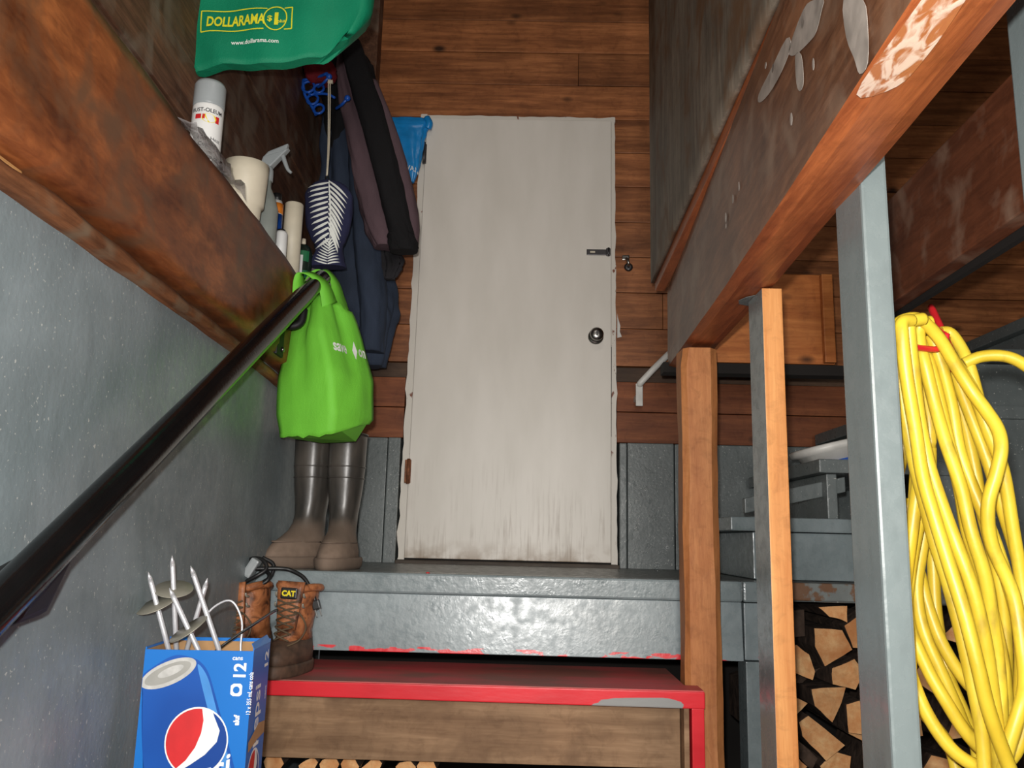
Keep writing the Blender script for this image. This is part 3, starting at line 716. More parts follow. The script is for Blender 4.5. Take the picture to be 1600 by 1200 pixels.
# ================= yellow hose =================
HOSE = [
(1,[[0.566,1.22,0.254],[0.57,1.22,0.212],[0.557,1.22,0.127],[0.549,1.22,0.062],[0.541,1.22,-0.011],[0.55,1.22,-0.069],[0.567,1.22,-0.125],[0.596,1.22,-0.171],[0.635,1.22,-0.188],[0.677,1.22,-0.17],[0.705,1.22,-0.107],[0.718,1.22,-0.022],[0.717,1.22,0.053],[0.706,1.22,0.134],[0.693,1.22,0.215],[0.673,1.22,0.274],[0.66,1.22,0.328],[0.638,1.22,0.38],[0.61,1.22,0.427],[0.582,1.22,0.418],[0.568,1.22,0.379],[0.564,1.22,0.321]]),
(1,[[0.59,1.24,0.247],[0.589,1.24,0.181],[0.581,1.24,0.135],[0.568,1.24,0.068],[0.56,1.24,0.001],[0.578,1.24,-0.062],[0.598,1.24,-0.108],[0.625,1.24,-0.153],[0.657,1.24,-0.176],[0.698,1.24,-0.153],[0.734,1.24,-0.076],[0.733,1.24,0.021],[0.72,1.24,0.092],[0.698,1.24,0.165],[0.681,1.24,0.231],[0.663,1.24,0.301],[0.639,1.24,0.397],[0.616,1.24,0.436],[0.588,1.24,0.414],[0.586,1.24,0.334]]),
(1,[[0.616,1.27,0.251],[0.616,1.27,0.193],[0.607,1.27,0.123],[0.59,1.27,0.045],[0.591,1.27,-0.015],[0.609,1.27,-0.075],[0.625,1.27,-0.119],[0.645,1.27,-0.159],[0.687,1.27,-0.179],[0.707,1.27,-0.125],[0.715,1.27,-0.028],[0.706,1.27,0.063],[0.685,1.27,0.157],[0.676,1.27,0.234],[0.666,1.27,0.312],[0.649,1.27,0.368],[0.625,1.27,0.422],[0.61,1.27,0.432],[0.609,1.27,0.36],[0.615,1.27,0.3]]),
(0,[[0.518,1.17,0.293],[0.521,1.17,0.351],[0.527,1.17,0.402],[0.536,1.17,0.419],[0.563,1.17,0.423],[0.593,1.17,0.4],[0.619,1.17,0.362],[0.64,1.17,0.325],[0.654,1.17,0.296],[0.663,1.17,0.267],[0.662,1.17,0.239],[0.655,1.17,0.206],[0.645,1.17,0.161],[0.651,1.17,0.109],[0.675,1.17,0.042],[0.677,1.17,-0.028],[0.671,1.17,-0.072],[0.658,1.17,-0.103],[0.642,1.17,-0.148],[0.629,1.17,-0.203]]),
(0,[[0.543,1.14,0.416],[0.525,1.14,0.41],[0.521,1.14,0.388],[0.526,1.14,0.331],[0.538,1.14,0.26],[0.548,1.14,0.197],[0.561,1.14,0.139],[0.571,1.14,0.082],[0.582,1.14,0.017],[0.592,1.14,-0.048],[0.604,1.14,-0.103],[0.629,1.14,-0.17],[0.644,1.14,-0.202]]),
(0,[[0.565,1.16,0.422],[0.543,1.16,0.414],[0.543,1.16,0.393],[0.55,1.16,0.344],[0.557,1.16,0.287],[0.566,1.16,0.221],[0.578,1.16,0.159],[0.588,1.16,0.108],[0.603,1.16,0.049],[0.616,1.16,-0.017],[0.626,1.16,-0.082],[0.633,1.16,-0.138],[0.633,1.16,-0.2]]),
(0,[[0.584,1.18,0.422],[0.568,1.18,0.416],[0.57,1.18,0.394],[0.581,1.18,0.361],[0.591,1.18,0.308],[0.599,1.18,0.253],[0.611,1.18,0.187],[0.617,1.18,0.128],[0.633,1.18,0.065],[0.643,1.18,0.009],[0.652,1.18,-0.06],[0.65,1.18,-0.142],[0.634,1.18,-0.206]]),
(0,[[0.582,1.25,0.386],[0.578,1.25,0.319],[0.568,1.25,0.245],[0.556,1.25,0.184],[0.556,1.25,0.128],[0.556,1.25,0.061],[0.557,1.25,0.006],[0.554,1.25,-0.065],[0.546,1.25,-0.134],[0.544,1.25,-0.227]]),
(0,[[0.606,1.29,0.354],[0.606,1.29,0.233],[0.596,1.29,0.107],[0.606,1.29,0.06],[0.612,1.29,0.014],[0.625,1.29,-0.039],[0.655,1.29,-0.092],[0.702,1.29,-0.129]]),
(0,[[0.659,1.28,0.439],[0.673,1.28,0.437],[0.684,1.28,0.41],[0.69,1.28,0.374],[0.702,1.28,0.294],[0.717,1.28,0.225],[0.734,1.28,0.158],[0.752,1.28,0.083],[0.767,1.28,-0.009]]),
(0,[[0.596,1.21,0.411],[0.613,1.21,0.363],[0.628,1.21,0.306],[0.637,1.21,0.245],[0.651,1.21,0.19],[0.667,1.21,0.127],[0.678,1.21,0.065],[0.69,1.21,-0.004],[0.69,1.21,-0.072],[0.681,1.21,-0.139],[0.653,1.21,-0.181],[0.599,1.21,-0.215]]),
(0,[[0.588,1.3,0.175],[0.577,1.3,0.059],[0.574,1.3,-0.107],[0.598,1.3,-0.134],[0.638,1.3,-0.186],[0.643,1.3,-0.238]]),
(0,[[0.68,1.26,0.384],[0.704,1.26,0.394],[0.736,1.26,0.392],[0.765,1.26,0.375],[0.81,1.26,0.338],[0.852,1.26,0.275]]),
(0,[[0.617,1.31,0.317],[0.621,1.31,0.196],[0.636,1.31,0.098],[0.635,1.31,0.003],[0.641,1.31,-0.08],[0.656,1.31,-0.134],[0.671,1.31,-0.187],[0.671,1.31,-0.24]]),

]
rng = random.Random(3)
m = MB()
for c, p in HOSE:
    pts = [(x, y+.012*math.sin(i*.9+p[0][0]*40), z) for i, (x, y, z) in enumerate(p)]
    m.tube(pts, .0092, 12, 6, bool(c))
m.tube([(p[0]+.012, p[1]+.02, p[2]) for p in HOSE[6][1]], .0092, 12, 6)
m.tube([(p[0]-.010, p[1]+.03, p[2]) for p in HOSE[5][1]], .0092, 12, 6)
tag(m.build('garden_hose', M_hose), 'long yellow hose coiled in many hanging loops beside tall grey post', 'hose')
t = tag(MB().tube([(.5125, 1.15, .383), (.53, 1.15, .382), (.60, 1.185, .386), (.615, 1.19, .41)], .0045, 10, 6).build('wall_hook', M_redpl), 'red hook screwed into tall grey post holding the hose loops', 'hook')
t = tag(MB().tube([(.68, 1.36, .50), (.655, 1.27, .42), (.643, 1.235, .39), (.636, 1.235, .366), (.62, 1.235, .356), (.61, 1.235, .362)], .006, 10, 6).build('wall_hook', M_redpl), 'red hook behind the hose tail at far right', 'hook')

# ================= shelf items on the left beam =================
LZ = .845
def cyl_map(c, r, a0, z0, rotM=None):
    def f(x, y):
        a = a0+x/r
        p = Vector((r*math.cos(a), r*math.sin(a), z0+y))
        if rotM: p = rotM @ p
        return p+Vector(c)
    return f
c = (-.712, 1.69, LZ)
t = thing('spray_can', c, 'grey-capped white spray paint can with red and yellow label on left beam', 'spray can')
MB().lathe([(.0, 0), (.031, 0), (.033, .004), (.033, .168), (.031, .174), (.0, .175)], c, 32).build('body', M_paper, t)
MB().lathe([(.0, .172), (.0325, .172), (.0335, .176), (.0335, .222), (.030, .230), (.0, .232)], c, 32).build('cap', M_lgrey, t)
A = R(-78)
g = lambda dz: cyl_map(c, .0334, A, dz)
m = MB(); m.text('RUST-OLEUM', .0125, cyl_map(c, .0334, A-.62*1.55, .150), .02, cuts=1, xs=.95); m.text('High Heat', .0125, cyl_map(c, .0334, A-.35, .086), 0, cuts=1); m.text('Coating', .0125, cyl_map(c, .0334, A-.3, .071), 0, cuts=1); m.text('Ultra Heat', .011, cyl_map(c, .0334, A+.02, .045), 0, cuts=1)
m.build('lettering', M_ink, t)
def patch(fn, x0, x1, y0, y1, n=6): 
    m = MB()
    for i in range(n):
        a_, b_ = x0+(x1-x0)*i/n, x0+(x1-x0)*(i+1)/n
        m.face([fn(a_, y0), fn(b_, y0), fn(b_, y1), fn(a_, y1)])
    return m
fn = cyl_map(c, .0333, A, 0)
patch(fn, -.022, -.008, .133, .144).build('red_label', M_redink, t)
patch(fn, -.0055, .0, .133, .144).build('red_label', M_redink, t)
patch(fn, .023, .032, .128, .144).build('red_label', M_redink, t)
m = MB(); f2 = cyl_map(c, .03335, A, 0); m.face([f2(.009+.016*math.cos(q), .136+.0105*math.sin(q)) for q in [2*math.pi*k/20 for k in range(20)]]); m.build('yellow_label', M_yel, t)

c = (-.716, 1.965, LZ)
t = thing('tub', c, 'cream white round plastic tub in middle of left beam ledge', 'tub')
MB().lathe([(.0, 0), (.034, 0), (.040, .006), (.043, .055), (.049, .06), (.0535, .14), (.055, .168), (.053, .169), (.051, .14), (.0, .12)], c, 36).build('body', M_cream, t)
c = (-.722, 2.14, LZ)
t = thing('spray_bottle', c, 'pale bottle with grey trigger spray head standing behind cream tub', 'spray bottle')
MB().lathe([(0, 0), (.034, 0), (.037, .01), (.037, .12), (.026, .16), (.014, .185), (.013, .215), (0, .216)], c, 24).build('bottle', plain('milky_bottle', (150, 156, 150), .35), t)
m = MB().lathe([(0, .205), (.0165, .205), (.0165, .235), (.012, .25), (0, .251)], c, 20)
Tm = Matrix.Translation(Vector(c)+Vector((0, 0, .245)))
m.hexa([Tm @ Vector(p) for p in [(-.020, -.012, 0), (.012, -.012, 0), (.012, .012, 0), (-.020, .012, 0), (-.012, -.010, .03), (.058, -.010, .055), (.058, .010, .055), (-.012, .010, .03)]], .004)
m.hexa([Tm @ Vector(p) for p in [(-.012, -.010, .028), (.05, -.010, .045), (.05, .010, .045), (-.012, .010, .028), (.0, -.008, .045), (.054, -.008, .070), (.054, .008, .070), (.0, .008, .045)]], .004)
m.build('spray_head', M_lgrey, t)
MB().tube([Tm @ Vector(p) for p in [(.038, 0, .04), (.046, 0, .018), (.056, 0, -.004), (.066, 0, -.014)]], [.007, .006, .004], 8, 5).build('trigger', M_lgrey, t)
c = (-.724, 2.42, LZ)
t = thing('paper_tube', c, 'tall cream white cardboard tube with torn edge on ledge end', 'tube')
MB().lathe([(0, 0), (.028, 0), (.028, .252), (.026, .255), (.0, .255)], c, 28).build('tube', M_cream, t)
c = (-.755, 2.345, LZ)
t = thing('glue_bottle', c, 'narrow bottle with orange and blue label beside cream tube', 'bottle')
MB().lathe([(0, 0), (.019, 0), (.020, .01), (.020, .21), (.016, .232), (0, .233)], c, 20).build('body', M_paper, t)
MB().lathe([(0, .23), (.014, .23), (.013, .255), (0, .256)], c, 16).build('cap', M_blackm, t)
MB().lathe([(.0203, .19), (.0205, .19), (.0205, .222), (.0203, .222)], c, 20, cap=False).build('orange_label', M_orangeink, t)
MB().lathe([(.0203, .125), (.0205, .125), (.0205, .188), (.0203, .188)], c, 20, cap=False).build('blue_label', M_navyink, t)
c = (-.706, 2.255, LZ-.01)
t = thing('small_can', c, 'small pale metal can tucked beside the cream tube', 'can')
MB().lathe([(0, 0), (.018, 0), (.018, .105), (.015, .112), (0, .113)], c, 20).build('body', M_paper, t)
MB().lathe([(0, .11), (.012, .11), (.011, .118), (0, .119)], c, 16).build('lid', M_dsteel, t)
c = (-.722, 2.545, LZ)
t = thing('cleaner_bottle', c, 'dark green bottle with white label and beige tip at ledge end', 'bottle')
MB().lathe([(0, 0), (.030, 0), (.031, .01), (.031, .135), (.022, .16), (.012, .168), (0, .169)], c, 24).build('body', M_glassg, t)
MB().lathe([(0, .166), (.0075, .166), (.0065, .188), (0, .19)], c, 14).build('nozzle', M_cream, t)
patch(cyl_map(c, .0315, R(-95), 0), -.021, .012, .012, .125).build('paper_label', M_paper, t)
patch(cyl_map(c, .0314, R(-95), 0), -.021, .032, .105, .14).build('green_label', M_grnlabel, t)
patch(cyl_map(c, .0314, R(-95), 0), .013, .036, .05, .075).build('green_band', M_grnlabel, t)
m = MB(); fl = cyl_map(c, .0318, R(-95), 0)
for k in range(9): 
    a_, b_ = -.018, .004+.004*((k*5) % 3); zz = .095-.008*k
    m.face([fl(a_, zz), fl(b_, zz), fl(b_, zz+.0016), fl(a_, zz+.0016)])
m.build('print_lines', M_lgrey, t)
# crumpled clear bag with small green mark
m = MB(); rings = []
for j in range(9):
    tt = j/8; r0 = .034*(.75+.45*math.sin(tt*3.0)); rings.append([(-.703+r0*math.cos(q)*(1+.25*noise.noise(Vector((math.cos(q)*2, math.sin(q)*2, tt*4)))), 2.64+r0*1.3*math.sin(q), LZ+.002+.15*tt+.01*noise.noise(Vector((q, tt, 3)))) for q in [2*math.pi*k/18 for k in range(18)]])
m.loft(rings)
t = tag(m.build('plastic_bag', M_clear), 'crumpled clear plastic bag beside the dark green bottle', 'bag')

# ================= cloth lofts =================
def loft_surface(levels, folds=(6, .05, 0), power=2.2, rot=0):
    """levels: (z, cx, cy, rx, ry); returns S(t, a) -> point, t in 0..1"""
    n = len(levels)-1
    V = [Vector(l[:5]) if False else l for l in levels]
    def S(t, a):
        q = min(max(t*n, 0), n-1e-6); k = int(q); f = q-k
        p = [V[max(k-1, 0)], V[k], V[k+1], V[min(k+2, n)]]
        z, cx, cy, rx, ry = [.5*((2*p[1][i])+(p[2][i]-p[0][i])*f+(2*p[0][i]-5*p[1][i]+4*p[2][i]-p[3][i])*f*f+(3*p[1][i]-p[0][i]-3*p[2][i]+p[3][i])*f**3) for i in range(5)]
        fo = 1+folds[1]*math.sin(folds[0]*a+folds[2]+2.0*math.sin(t*3+folds[2]))+folds[1]*.8*noise.noise(Vector((math.cos(a)*2+folds[2], math.sin(a)*2, t*4)))+folds[1]*1.5*noise.noise(Vector((math.cos(a)*4+folds[2], math.sin(a)*4, t*15)))
        ca, sa = math.cos(a), math.sin(a); e = 2/power
        u, v = rx*fo*math.copysign(abs(ca)**e, ca), ry*fo*math.copysign(abs(sa)**e, sa)
        return Vector((cx+u*math.cos(rot)-v*math.sin(rot), cy+u*math.sin(rot)+v*math.cos(rot), z))
    return S
def surf_mesh(S, nt=40, na=56, cap=True, t0=0, t1=1):
    m = MB(); m.loft([[S(t0+(t1-t0)*j/nt, 2*math.pi*i/na) for i in range(na)] for j in range(nt+1)], cap=cap); return m
def lift(S, t, a, d):
    e = 1e-3; p = S(t, a); du = S(min(t+e, 1), a)-S(max(t-e, 0), a); dv = S(t, a+e)-S(t, a-e); nn = dv.cross(du)
    nn = nn.normalized() if nn.length > 0 else Vector((0, -1, 0))
    c0 = S(t, a+math.pi)
    if nn.dot(p-c0) < 0: nn = -nn
    return p+nn*d

# navy coat
t = thing('coat', (-.62, 2.95, .7), 'long dark navy coat hanging beside the bag with leaf print', 'coat')
S1 = loft_surface([(1.85, -.73, 2.97, .03, .03), (1.76, -.71, 2.96, .075, .05), (1.60, -.69, 2.95, .105, .065), (1.40, -.665, 2.95, .12, .07), (1.20, -.645, 2.94, .135, .07), (1.05, -.63, 2.94, .13, .07), (.92, -.60, 2.94, .125, .065), (.84, -.585, 2.94, .10, .06), (.70, -.585, 2.95, .072, .045)], (7, .085, .5))
surf_mesh(S1, 60, 80).build('body', M_navy, t)
m = MB()
def onS(S, tc, ac, sx, sy):
    return lambda x, y: lift(S, tc-y*sy, ac+x*sx, .002)
cx_, tc_ = R(-62), .515
f = onS(S1, tc_, cx_, 9, .9)
ring = []
for k in range(26):
    q = .7+5.1*k/25; ring.append((q, .016))
for (q0, r0), (q1, r1) in zip(ring, ring[1:]):
    m.face([f(.7*r0*math.cos(q0), r0*1.3*math.sin(q0)), f(.7*r1*math.cos(q1), r1*1.3*math.sin(q1)), f(.7*(r1-.004)*math.cos(q1), (r1-.004)*1.3*math.sin(q1)), f(.7*(r0-.004)*math.cos(q0), (r0-.004)*1.3*math.sin(q0))])
m.text('G', .022, lambda x, y: f((x-.006)*.8, (y-.008)), .01); m.build('emblem', M_wprint, t)
S1b = loft_surface([(1.70, -.66, 2.87, .035, .035), (1.45, -.62, 2.87, .045, .04), (1.15, -.585, 2.875, .05, .045), (.92, -.555, 2.88, .05, .045), (.74, -.55, 2.89, .045, .04)], (3, .08, 1.5))
surf_mesh(S1b, 40, 36).build('sleeve', M_navy, t)
# mauve and black jacket
t = thing('jacket', (-.52, 2.8, 1.1), 'mauve and black windbreaker hanging left of the white door', 'jacket')
S2 = loft_surface([(1.90, -.70, 2.86, .03, .03), (1.80, -.675, 2.83, .05, .045), (1.66, -.635, 2.82, .065, .05), (1.48, -.585, 2.81, .075, .05), (1.30, -.535, 2.80, .082, .05), (1.16, -.497, 2.80, .078, .045), (1.10, -.475, 2.80, .066, .04)], (5, .07, 2))
surf_mesh(S2, 50, 60).build('body', M_mauve, t)
S3 = loft_surface([(1.90, -.675, 2.80, .035, .03), (1.75, -.626, 2.745, .043, .03), (1.563, -.565, 2.735, .046, .03), (1.37, -.507, 2.73, .046, .03), (1.205, -.462, 2.73, .043, .03), (1.10, -.433, 2.73, .045, .032), (1.065, -.425, 2.73, .043, .03)], (3, .07, 1))
surf_mesh(S3, 50, 40).build('sleeve', M_blackc, t)
S4 = loft_surface([(1.74, -.585, 2.80, .02, .02), (1.557, -.520, 2.80, .03, .025), (1.384, -.470, 2.80, .036, .025), (1.214, -.425, 2.80, .034, .025), (1.10, -.410, 2.80, .022, .02)], (3, .06, 2))
surf_mesh(S4, 40, 30).build('side_panel', M_mauve, t)
S5 = loft_surface([(1.125, -.442, 2.733, .047, .033), (1.09, -.431, 2.733, .050, .035), (1.062, -.428, 2.733, .046, .033)], (4, .05, 2))
surf_mesh(S5, 12, 40).build('cuff', M_blackc, t)
# dark shoulder garment behind
S6 = loft_surface([(1.98, -.74, 2.95, .05, .05), (1.90, -.72, 2.94, .085, .06), (1.78, -.70, 2.93, .095, .07), (1.62, -.71, 2.94, .07, .06), (1.45, -.72, 2.95, .05, .04)], (5, .1, 4))
tag(surf_mesh(S6, 30, 40).build('black_hoodie', M_blackc), 'black garment bunched on hooks above navy coat', 'jacket')
# speckled scarf
S7 = loft_surface([(1.22, -.53, 2.87, .02, .015), (1.13, -.505, 2.87, .034, .018), (1.06, -.492, 2.87, .036, .018), (1.005, -.50, 2.87, .022, .012)], (7, .22, 3))
tag(surf_mesh(S7, 20, 60).build('scarf', M_lace), 'dark speckled lacy scarf end showing below the windbreaker', 'scarf')
S8 = loft_surface([(1.79, -.78, 2.72, .03, .03), (1.74, -.762, 2.71, .055, .04), (1.69, -.752, 2.71, .05, .035), (1.672, -.75, 2.71, .03, .02)], (5, .1, 3))
tag(surf_mesh(S8, 20, 40).build('cap', M_maroon), 'dark red cap hanging above the blue hooks', 'hat')
# push pin
tag(MB().lathe([(0, 0), (.008, 0), (.010, .006), (.006, .012), (0, .014)], (-.645, 3.166, 1.915), 12, kn).build('push_pin', M_cream), 'tiny cream push pin in dark corner post', 'pin')

# blue scroll hook rack on the upper left boards
t = thing('hook_rack', (-.80, 2.75, 1.7), 'bright blue scrolled wire hook rack on left wall boards', 'hook rack')
m = MB()
RY = 2.70
for (xc, zc, r) in ((-.790, 1.712, .021), (-.752, 1.706, .017), (-.772, 1.664, .019), (-.748, 1.628, .018), (-.776, 1.690, .010)):
    m.tube([(xc+r*math.cos(q), RY+.006*math.sin(q), zc-.055+r*1.15*math.sin(q)) for q in [2*math.pi*k/14 for k in range(14)]], .0048, 8, 3, True)
m.tube([(-.812, RY, 1.682), (-.76, RY-.01, 1.688), (-.714, RY-.05, 1.680)], .0055, 8, 3)
m.tube([(-.812, RY, 1.680), (-.800, RY, 1.625), (-.775, RY, 1.585), (-.755, RY, 1.55)], .0055, 8, 3)
m.tube([(-.77, RY, 1.63), (-.72, RY-.01, 1.625), (-.69, RY-.01, 1.61)], .0048, 8, 3)
m.build('scrollwork', M_bluepl, t)
for (xc, yc, zc) in ((-.706, 2.65, 1.668), (-.638, 2.655, 1.590)):
    m = MB().tube([(xc-.05, yc+.05, zc-.012), (xc-.02, yc+.01, zc-.018), (xc, yc, zc)], .005, 8, 5)
    m.lathe([(0, -.011), (.008, -.008), (.0115, 0), (.008, .008), (0, .011)], (xc, yc, zc), 14); m.build('hook', M_bluepl, t)

# leaf print bag
t = thing('drawstring_bag', (-.655, 2.55, .95), 'navy bag printed with white fern leaves hanging by a cord', 'bag')
S9 = loft_surface([(1.242, -.662, 2.56, .012, .010), (1.232, -.660, 2.56, .045, .022), (1.20, -.656, 2.56, .074, .034), (1.15, -.652, 2.56, .078, .04), (1.09, -.650, 2.56, .072, .042), (1.04, -.646, 2.56, .055, .036), (1.01, -.642, 2.56, .042, .03), (.975, -.643, 2.56, .050, .03), (.945, -.642, 2.56, .058, .026)], (4, .03, 1))
surf_mesh(S9, 50, 60).build('pouch', M_navyd, t)
def front(S, x, z, zs, d=.0015):
    # point on the loft front (toward -Y) at world x, z
    lo, hi = 0.0, 1.0
    for _ in range(24):
        mid = (lo+hi)/2
        if S(mid, -math.pi/2).z > z: lo = mid
        else: hi = mid
    tt = (lo+hi)/2; a0, a1 = -math.pi+.02, -.02
    for _ in range(20):
        am = (a0+a1)/2
        if S(tt, am).x < x: a0 = am
        else: a1 = am
    return lift(S, tt, (a0+a1)/2, d)
m = MB()
def blade(S, m, p0, p1, wd, n=5):
    d = Vector((p1[0]-p0[0], p1[1]-p0[1])); ln = d.length; d /= ln; nr = Vector((-d.y, d.x)); L_, R_ = [], []
    for k in range(n+1):
        s = k/n; ww = wd*math.sin(math.pi*min(.08+s*.92, 1))**.6*(1-s*.35)
        c_ = Vector(p0)+d*ln*s+nr*.1*ln*math.sin(s*3.1)*.3
        L_.append(front(S, c_.x+nr.x*ww, c_.y+nr.y*ww, 0)); R_.append(front(S, c_.x-nr.x*ww, c_.y-nr.y*ww, 0))
    for k in range(n): m.face([L_[k], L_[k+1], R_[k+1], R_[k]])
for k in range(12):
    z0 = 1.222-.0175*k; x0 = -.652+.0015*k
    blade(S9, m, (x0, z0), (x0-.071+.0022*k, z0-.012-.0015*k), .0052)
for k in range(11):
    z0 = 1.228-.0165*k; x0 = -.650+.0012*k
    blade(S9, m, (x0, z0), (x0+.064-.0035*k, z0-.058-.002*k), .0046)
blade(S9, m, (-.652, 1.232), (-.634, 1.0), .003, 12)
for k in range(9):
    blade(S9, m, (-.640+.001*k, .948+.008*k), (-.683+.004*k, .962+.009*k), .0028)
    blade(S9, m, (-.638, .948+.008*k), (-.600-.003*k, .956+.010*k), .0028)
m.build('leaf_print', M_wprint, t)
m = MB().tube([(-.660, 2.56, 1.24), (-.664, 2.565, 1.262), (-.672, 2.57, 1.262), (-.668, 2.56, 1.24)], .002, 6, 4, True); m.build('loop', M_blackm, t)
m = MB(); top = Vector((-.706, 2.648, 1.666))
m.tube([(-.668, 2.565, 1.262), (-.680, 2.60, 1.4), tuple(top+Vector((.0, 0, -.02))), tuple(top)], .0024, 8, 3)
m.tube([(-.666, 2.562, 1.262), (-.675, 2.596, 1.4), tuple(top+Vector((.006, 0, -.02))), tuple(top)], .0024, 8, 3)
m.box(top.x-.002, top.x+.016, top.y-.006, top.y+.004, top.z-.026, top.z-.014, .002)
m.build('cord', M_cream, t)

# light blue pouch behind the casing corner
S10 = loft_surface([(1.80, -.51, 3.19, .085, .02), (1.775, -.505, 3.19, .092, .028), (1.74, -.51, 3.19, .078, .03), (1.66, -.505, 3.19, .062, .03), (1.58, -.49, 3.195, .035, .022), (1.525, -.485, 3.20, .012, .010)], (9, .05, 2), 2.6)
t = thing('plastic_pouch', (-.5, 3.2, 1.52), 'bright light blue plastic pouch hung at upper left door corner', 'bag')
surf_mesh(S10, 40, 60).build('pouch', M_lblue, t)
m = MB(); m.tube([(-.43, 3.18, 1.80), (-.418, 3.175, 1.775), (-.424, 3.18, 1.755)], .016, 10, 4); m.build('rolled_corner', M_lblue, t)
m = MB(); m.text('VAN', .028, lambda x, y: front(S10, -.502+x*.9, 1.572+y-.25*x, 0, .003), .01); m.build('lettering', M_wprint, t)

# ================= big green shopping bag =================
t = thing('shopping_bag', (-.60, 1.8, 1.15), 'large dark green store bag with yellow logo hanging top left', 'bag')
S11 = []
levels = [(1.165, 0), (1.19, 0), (1.25, 0), (1.35, 0), (1.50, 0), (1.58, 0)]
def G(u, v, d=0.0):
    """front of the green bag: u 0..1 left to right, v height 0..1"""
    zb = 1.143+.035*u+.006*math.sin(u*9)+(.06*max(0, (u-.86)/.14)**1.5)
    z = zb+(1.60-zb)*v
    x = -.775+.335*u-.055*min(v/.25, 1)**.8*(1-u)+.045*min(v/.22, 1)**.7*u
    y = 1.75-.018*math.sin(math.pi*u)+.010*noise.noise(Vector((u*4, v*4, 1)))+.008*math.sin(u*22+v*6)*(1-v)*.6+.015*v
    return Vector((x, y-d, z))
m = MB(); rings = []
nu, nv = 36, 26
for j in range(nv+1):
    v = j/nv; rg = [G(i/nu, v) for i in range(nu+1)]
    dp = .028+.10*min(1, v/.35)**1.3
    bk = [G(i/nu, v)+Vector((0, dp*(1 if 0 < i < nu else .75), 0)) for i in range(nu, -1, -1)]
    sideR = G(1, v)+Vector((.010, dp*.45, 0)); sideL = G(0, v)+Vector((-.004, dp*.45, 0))
    rings.append(rg+[sideR]+bk+[sideL])
m.loft(rings); m.build('body', M_dgreen, t)
MB().tube([(-.70, 1.77, 1.59), (-.68, 1.78, 1.75), (-.64, 1.80, 1.86), (-.60, 1.80, 1.89), (-.56, 1.80, 1.86), (-.52, 1.78, 1.75), (-.50, 1.77, 1.59)], .008, 8, 6).build('handle', M_dgreen, t)
tl = math.radians(2.5)
def GT(x, y, d=.0025):     # print coordinates in metres from the lower left of the logo frame
    X = x*math.cos(tl)-y*math.sin(tl); Z = x*math.sin(tl)+y*math.cos(tl)
    wx, wz = -.770+X, 1.236+Z
    # invert u, v approximately
    u, v = .3, .2
    for _ in range(14):
        p = G(u, v); u += (wx-p.x)/.40; v += (wz-p.z)/.44; u = min(max(u, 0), 1); v = min(max(v, 0), 1)
    return G(u, v, d)
m = MB()
m.text('DOLLARAMA', .0385, lambda x, y: GT(x+.014, y+.014), .028, cuts=1, xs=.60)
def strip(m, pts, w_):
    for a_, b_ in zip(pts, pts[1:]):
        a_, b_ = Vector(a_), Vector(b_); n_ = max(1, int((b_-a_).length/.012)); d_ = (b_-a_).normalized(); q_ = Vector((-d_.y, d_.x))*w_/2
        for k in range(n_):
            p_, r_ = a_+(b_-a_)*k/n_, a_+(b_-a_)*(k+1)/n_
            m.face([GT(*(p_+q_)), GT(*(r_+q_)), GT(*(r_-q_)), GT(*(p_-q_))])
strip(m, [(.155, .057), (0, .057), (.002, 0), (.150, 0)], .0028)
strip(m, [(.195, .057), (.214, .057), (.214, 0), (.196, 0)], .0028)
cc = (.175, .030)
strip(m, [(cc[0]+.0265*math.cos(q), cc[1]+.032*math.sin(q)) for q in [2*math.pi*k/28 for k in range(29)]], .0028)
m.text('$', .022, lambda x, y: GT(x+.156, y+.022), .02, cuts=1); m.text('1', .044, lambda x, y: GT(x+.166, y+.014), .05, cuts=1)
m.text('plus', .012, lambda x, y: GT(x+.180, y+.018), .02)
m.build('yellow_logo', M_yprint, t)
m = MB(); m.text('www.dollarama.com', .0155, lambda x, y: GT(x+.075, y-.036), .015, xs=.86); m.build('web_address', M_wprint, t)

# ================= lime bag on the handrail =================
t = thing('shopping_bag', (-.56, 2.3, .36), 'lime green store bag hanging by its handles from black handrail', 'bag')
def ring_at(z):
    P = []
    K = [ # z, L, F, R, B
     (.362, (-.672, 2.27), (-.512, 2.20), (-.436, 2.33), (-.590, 2.42)),
     (.42, (-.684, 2.27), (-.508, 2.185), (-.428, 2.34), (-.600, 2.43)),
     (.53, (-.688, 2.27), (-.525, 2.18), (-.432, 2.33), (-.600, 2.43)),
     (.65, (-.672, 2.275), (-.56, 2.20), (-.468, 2.33), (-.600, 2.41)),
     (.72, (-.660, 2.285), (-.575, 2.23), (-.497, 2.32), (-.600, 2.38)),
     (.755, (-.655, 2.30), (-.585, 2.26), (-.515, 2.31), (-.600, 2.35))]
    k = 0
    while k < len(K)-2 and z > K[k+1][0]: k += 1
    f = (z-K[k][0])/(K[k+1][0]-K[k][0]); c4 = [Vector(K[k][i+1]).lerp(Vector(K[k+1][i+1]), f) for i in range(4)]
    n = 10; out = []
    for i in range(4):
        a_, b_ = c4[i], c4[(i+1) % 4]
        for j in range(n):
            s = j/n; p = a_.lerp(b_, s); nm = Vector((b_.y-a_.y, -(b_.x-a_.x))).normalized()
            bul = (.010*math.sin(math.pi*s)-.022*math.exp(-((s-.5)/.12)**2)*max(0, (z-.45)/.3))*(1 if i < 2 else .6)
            bul += .006*noise.noise(Vector((p.x*18, p.y*18, z*12)))
            p = p-nm*0+nm*bul*1.0
            out.append(Vector((p.x, p.y, z)))
    return out
m = MB(); zs = [.362+(.755-.362)*j/34 for j in range(35)]
rings = []
